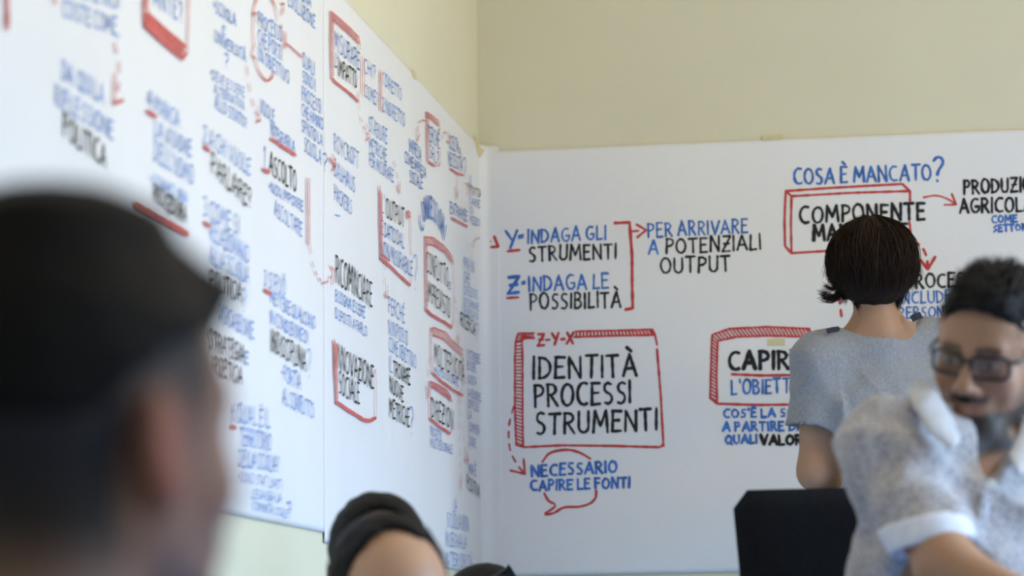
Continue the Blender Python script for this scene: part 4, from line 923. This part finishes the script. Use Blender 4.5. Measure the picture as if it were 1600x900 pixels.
# placket strip hanging from the V
pv = [W(1548, 748, dM-.135), W(1541, 778, dM-.155), W(1533, 812, dM-.165), W(1528, 842, dM-.168)]
V, F_ = [], []
for q in [pv[0]+(pv[min(3, int(t))+0]-pv[0])*0+np.array([np.interp(t, range(4), [p[i] for p in pv]) for i in range(3)])-pv[0] for t in np.linspace(0, 3, 10)]:
    for sx, off in ((-.011, 0), (-.009, .002), (.009, .002), (.011, 0), (.010, -.008), (-.010, -.008)): V.append(q+axm*sx+fm*off)
for i in range(9):
    for j in range(6): F_.append((i*6+j, i*6+(j+1) % 6, i*6+6+(j+1) % 6, i*6+6+j))
F_ += [tuple(range(5, -1, -1)), tuple(54+j for j in range(6))]
mesh_obj('placket', np.array(V)-np.array(man.location), F_, M['print_cotton'], man)
tr = [ell(lo_-gd*.03, (.195, .165, .13), Rm_, .06)]
for h0, k_, a_ in ((hipR, kR, aR), (hipL, kL, aL)): tr += [cap(h0, k_, .1, .075, .05), cap(k_, a_-gd*.02, .072, .06, .04)]
VR = sculpt(tr, .013, disp=lambda p: .003*noise3(p, 22, 3)); part('trousers', VR, M['denim'], man)
for a_ in (aR, aL): part('shoe', sculpt([cap(a_-gd*.055-fm*.035, a_-gd*.058+fm*.16, .042, .038, .03), cut((0, 0, .004), (0, 0, -1), .002)], .009), M['shoe'], man)
# hair: short, brushed up at the front
def cap_hair(O, Rm, s, k_out, hairline, disp_a, seed, extra=(), cuts=()):
    P = lambda x, y, z: np.asarray(O)+Rm@(np.array([x, y, z])*s)
    o = [ell(P(0, -.014, .042), np.array([.074+k_out, .096+k_out, .083+k_out*1.3])*s, Rm, .02)]+[ell(P(*c), np.array(r)*s, Rm, .025) for c, r in extra]
    o += [ell(P(*c), np.array(r)*s, Rm, .008, '-') for c, r in hairline]+list(cuts)
    return sculpt(o, .0055, disp=lambda p: disp_a*(noise3(p, 150, seed)+.8*noise3(p, 260, seed+1)+.6*noise3(p, 60, seed+2)))
hl = [((0, .085, -.03), (.078, .085, .115)), ((0, .03, -.09), (.12, .115, .085)), ((0, -.06, -.11), (.12, .1, .075)), ((.09, .0, -.012), (.03, .03, .045)), ((-.09, .0, -.012), (.03, .03, .045))]
VH = cap_hair(hm, Rg, sM, .007, hl, .0022, 5, extra=[((0, .060, .082), (.050, .032, .026)), ((0, .02, .096), (.05, .05, .018))])
hcol = np.array([.010, .009, .009]); ho = part('hair', VH, M['hair'], man, np.tile(hcol, (len(VH[0]), 1)), 'short black hair brushed up at the front')
paths, rad, cols = [], [], []
vv = VH[0][rs.choice(len(VH[0]), 2600)]; cc = hm+Rg@np.array([0, -.014, .03])
for v in vv:
    n_ = unit(v-cc); q = (v-hm)@Rg
    L = rs.uniform(.004, .010)+(.007 if q[2] > .1 else 0); d_ = unit(n_+.5*rs.randn(3)+(gd*.4 if q[2] > .06 else -gd*.4)); paths.append([v-n_*.003-np.array(man.location), v+d_*L*.5-np.array(man.location), v+d_*L-np.array(man.location)+np.array([0, 0, -.002])]); rad.append(.0009); cols.append(hcol*rs.uniform(.7, 1.6))
strands('hair_strands', paths, rad, ho, cols)
# beard hair as a thin relief under the chin
VB = sculpt([ell(Pg(0, .076, -.094), np.array([.030, .019, .019])*sM, Rg, .02), cap(Pg(-.05, .015, -.065), Pg(-.02, .068, -.100), .009, .012, .02), cap(Pg(.05, .015, -.065), Pg(.02, .068, -.100), .009, .012, .02),
             cap(Pg(-.027, .089, -.058), Pg(0, .1035, -.0485), .0035, .0055, .008), cap(Pg(.027, .089, -.058), Pg(0, .1035, -.0485), .0035, .0055, .008)],
            .004, disp=lambda p: .0014*noise3(p, 240, 7)+.0012*noise3(p, 400, 8)); part('beard', VB, M['hair'], man, np.tile(hcol*1.3, (len(VB[0]), 1)), 'short dark beard and moustache')
# glasses, a thing of their own
gl = empty('glasses', tuple(Pg(0, .1, .0)), 'dark rectangular eyeglasses on the bearded man', 'glasses'); gloc = np.array(gl.location)
M['acetate'] = mat('dark_acetate', (.012, .012, .016, 1), .22, .2, 40)
t = NT('lens_glass'); t.b.inputs['Base Color'].default_value = (.82, .84, .86, 1); t.b.inputs['Transmission Weight'].default_value = 1; t.b.inputs['Roughness'].default_value = .02; t.b.inputs['IOR'].default_value = 1.12; M['lens'] = t.m
def rrect(w_, h_, r, n=6):
    o = []
    for cx, cz, a0 in ((w_-r, h_-r, 0), (-w_+r, h_-r, 90), (-w_+r, -h_+r, 180), (w_-r, -h_+r, 270)): o += [(cx+r*math.cos(math.radians(a0+90*i/n)), cz+r*math.sin(math.radians(a0+90*i/n))) for i in range(n+1)]
    return o
FRV, FRF = [], []
for sg in (-1, 1):
    out = rrect(.0285, .0185, .011); inn = rrect(.0245, .0145, .009); m = len(out); k0 = len(FRV)
    bend = lambda x, z, y: Pg(sg*.0335+x, .1045-(sg*.0335+x)**2*5+y-.006*abs(z)*10, z+.003-.002)
    for ring, y in ((out, .002), (inn, .002), (inn, -.002), (out, -.002)): FRV += [bend(x, z, y) for x, z in ring]
    for r_ in range(4):
        a0, b0 = k0+r_*m, k0+((r_+1) % 4)*m; FRF += [(a0+i, a0+(i+1) % m, b0+(i+1) % m, b0+i) for i in range(m)]
    lv = [bend(x, z, .0006) for x, z in rrect(.025, .015, .009)]+[bend(x, z, -.0006) for x, z in rrect(.025, .015, .009)]
    lo = mesh_obj('lens', np.array(lv)-gloc, [tuple(range(m)), tuple(range(2*m-1, m-1, -1))]+[(i, i+m, (i+1) % m+m, (i+1) % m) for i in range(m)], M['lens'], gl, smooth=False)
    tp = np.array([Pg(sg*.0605, .0885, .011), Pg(sg*.072, .07, .011), Pg(sg*.079, .03, .012), Pg(sg*.0805, -.0, .013), Pg(sg*.08, -.02, -.005)])
    v, f = tube(tp, .0028, 8); mesh_obj('temple', np.array(v)-gloc, f, M['acetate'], gl)
v, f = tube([Pg(-.0065, .1045, .008), Pg(0, .108, .011), Pg(.0065, .1045, .008)], .0026, 8); k0 = len(FRV); FRV += v; FRF += [tuple(i+k0 for i in q) for q in f]
mesh_obj('frame', np.array(FRV)-gloc, FRF, M['acetate'], gl)

# ================================================================ seated men seen only by their heads
def sitter(px, py, d, fwd, up, s, label, skin, shirtm, hairf, seat_h, scalp=None, stub=.5, shirt_name='shirt', neck_len=.17, stl='', res=.0075, lean=None):
    "px,py: where the point between the ears is seen"
    O = W(px, py, d); Rm = frame(fwd, up); f0 = unit([Rm[0, 1], Rm[1, 1], 0]) if lean is None else unit([lean[0], lean[1], 0]); r0 = np.cross(f0, gd)
    nk_ = O-gd*neck_len*s-f0*.05; hp, P = head(O, Rm, s, nk_)
    SR, SL = nk_+r0*.18-gd*.07-f0*.01, nk_-r0*.18-gd*.07-f0*.01; lo = nk_-f0*.10; lo[2] = seat_h+.135; chs = (SR+SL)/2-gd*.15
    Rb = frame(f0, gd)
    hz = max((chs[2]-lo[2])/2+.08, .12)
    bd = [ell(chs, (.175, .12, .18), Rb, .06), ell((chs+lo)/2, (.165, .125, hz), Rb, .1), ell(lo, (.175, .145, .12), Rb, .1), cap(SR, SL, .055, .055, .06), cap(nk_-gd*.01, SR-r0*.05, .06, .045, .05), cap(nk_-gd*.01, SL+r0*.05, .06, .045, .05)]
    am, hd_ = [], []
    for S0, sg in ((SR, 1), (SL, -1)):
        E = S0-gd*.26+f0*.08+r0*sg*.03; Wr = E+f0*.22-gd*.03-r0*sg*.06; am += limb(S0, E, Wr, (.055, .043, .044, .03), .03); hd_ += hand(Wr, f0-gd*.2, -r0*sg)
    ks, lg_, trs, shs = [], [], [ell(lo-gd*.01, (.185, .16, .125), Rb, .06)], []
    for sg in (-1, 1):
        h0 = lo+r0*sg*.10-gd*.02; k_ = h0+f0*.40; a_ = np.array([*(k_-f0*.02*1)[:2], .10]); 
        if k_[2] < .42: k_ = k_+gd*(.42-k_[2])
        lg_ += limb(h0, k_, a_, (.085, .06, .058, .04), .03)+[cap(a_-gd*.06-f0*.03, a_-gd*.065+f0*.15, .035, .032, .02)]
        trs += [cap(h0, k_, .1, .075, .05), cap(k_, a_-gd*.02, .072, .06, .04)]; shs.append(a_)
    VF = sculpt(bd+hp+am+lg_+hd_, .0095, (O-.15, O+.15), res)
    r = root_at((lo[0], lo[1], 0), label); part('body', VF, M['skin'], r, paint(VF[0], O, Rm, skin, s, stub, scalp=scalp))
    shp = [ell(chs, (.195, .14, .195), Rb, .06), ell((chs+lo)/2, (.185, .145, hz+.02), Rb, .1), ell(lo+gd*.02, (.195, .165, .13), Rb, .1), cap(SR, SL, .068, .068, .06), cap(nk_-gd*.04, SR-r0*.04, .055, .05, .06), cap(nk_-gd*.04, SL+r0*.04, .055, .05, .06)]
    for S0, sg in ((SR, 1), (SL, -1)): shp.append(cap(S0, S0+(-gd*.26+f0*.08+r0*sg*.03)*.72, .07, .066, .04))
    for S0, sg in ((SR, 1), (SL, -1)):
        e_ = unit(-gd*.26+f0*.08+r0*sg*.03); shp.append(ell(S0+e_*.30, (.1, .1, .1), None, .003, '-'))
    shp.append(ell(lo-gd*.27, (.5, .5, .22), None, .01, '-')); shp.append(cap(nk_+gd*.1, nk_+gd*.02, .07, .07, .004, '-'))
    part(shirt_name, sculpt(shp, .010, disp=lambda p: .003*noise3(p, 28, 5)+.002*noise3(p, 60, 6), pre=True), shirtm, r)
    part('trousers', sculpt(trs, .014), M['denim'], r)
    for a_ in shs: part('shoe', sculpt([cap(a_-gd*.055-f0*.035, a_-gd*.058+f0*.16, .042, .038, .03), cut((0, 0, .004), (0, 0, -1), .002)], .01), M['shoe'], r)
    VH = hairf(O, Rm, s); ho = part('hair', VH, M['hair'], r, np.tile(np.array([.011, .009, .008]), (len(VH[0]), 1)))
    stool(lo, seat_h, stl)
    return r, O, Rm, P, ho, VH, f0, nk_
HL1 = [((0, .085, -.02), (.078, .085, .10)), ((0, .03, -.09), (.12, .115, .085)), ((0, -.06, -.11), (.12, .1, .075)), ((.09, .0, -.012), (.03, .03, .045)), ((-.09, .0, -.012), (.03, .03, .045))]
# front one: high forehead towards the camera, looking down
RECede = [((0, .072, .032), (.062, .102, .108)), ((.035, .08, .035), (.040, .08, .085)), ((-.05, .065, .03), (.045, .085, .085)), ((0, .03, -.09), (.12, .115, .085)), ((0, -.06, -.11), (.12, .1, .075))]
A = sitter(614, 957, 4.0, D(.30, -.16, 1), D(-.07, 1, .16), 1.0, 'seated man whose high bare forehead shows in front at the bottom edge', np.array([.50, .275, .16]), M['tan_cotton'],
           lambda O, Rm, s: cap_hair(O, Rm, s, .008, RECede, .0016, 21), .33, stl='wooden stool under the man with the high forehead', stub=.3)
B = sitter(594, 899, 4.65, D(.16, -.14, 1), D(-.03, 1, .14), .95, 'seated man mostly hidden behind the one with the high forehead, rounded black hair', np.array([.42, .23, .13]), M['dark_cotton'],
           lambda O, Rm, s: cap_hair(O, Rm, s, .010, [((0, .075, .028), (.062, .10, .106)), ((0, .03, -.09), (.12, .115, .085)), ((0, -.06, -.11), (.12, .1, .075))], .0012, 31), .36, stl='wooden stool under the man half hidden behind', lean=(1, .05, 0))
Cc = sitter(754, 996, 5.25, D(-.3, .05, -1), D(0, 1, .0), .98, 'seated person showing only a dark crown of hair at the bottom edge by the corner', np.array([.5, .3, .19]), M['blue_cotton'],
            lambda O, Rm, s: cap_hair(O, Rm, s, .010, [((0, .09, -.05), (.078, .08, .1)), ((0, .03, -.09), (.12, .115, .085))], .0013, 41), .32, stl='wooden stool under the person by the corner', lean=(.3, 1, 0))
# sunglasses pushed up beside that crown
sg_ = empty('sunglasses', tuple(W(797, 892, 5.15)), 'dark sunglasses pushed up on the head at the bottom edge near the corner', 'glasses'); q0 = np.array(sg_.location)
def plate(P4, th, name, m):
    P4 = [np.asarray(p)-q0 for p in P4]; n_ = D(0, 0, 1)*th; V = P4+[p-n_ for p in P4]; k = len(P4)
    mesh_obj(name, V, [tuple(range(k)), tuple(range(2*k-1, k-1, -1))]+[(i, i+k, (i+1) % k+k, (i+1) % k) for i in range(k)], m, sg_, smooth=False)
plate([W(787, 894, 5.15), W(794, 881, 5.15), W(799, 887, 5.15), W(808, 902, 5.15), W(806, 916, 5.15), W(790, 914, 5.15)], .004, 'lens', M['acetate'])
v, f = tube([W(793, 889, 5.15), W(780, 898, 5.15), W(766, 905, 5.15)], .004, 8); mesh_obj('temple', np.array(v)-q0, f, M['acetate'], sg_)
# foreground man, far out of focus: seen from behind, looking towards the back wall
def fade(x, y, z, sm):
    rear = sm(-.01, -.03, y)*sm(-.10, -.04, z); burn = sm(.062, .035, y)*sm(-.015, .05, z); ear = np.exp(-(((np.abs(x)-.085)/.009)**2)*.7-((z+.004)/.036)**4)*sm(-.035, -.02, y)*sm(.03, .02, y)
    return np.clip(np.maximum(rear, burn)*.95*(1-ear*sm(.074, .08, np.abs(x))), 0, 1)
def fg_hair(O, Rm, s):
    return cap_hair(O, Rm, s, .009, [((0, .085, -.035), (.08, .072, .105)), ((0, .04, -.03), (.14, .12, .10)), ((0, -.06, -.095), (.14, .12, .12))], .0016, 51, extra=[((0, .068, .088), (.055, .036, .022)), ((0, -.01, .124), (.055, .07, .022))])
Dm = sitter(112, 694, 1.72, D(.62, -.05, -.78), D(-.05, 1, -.03), 1.03, 'blurred man in the near left foreground seen from behind, with dark cropped hair', np.array([.42, .225, .15]), M['blue_cotton'], fg_hair, .40,
            scalp=fade, stub=.35, neck_len=.17, stl='wooden stool under the blurred man in the foreground', res=.006, lean=D(.5, 0, -1))
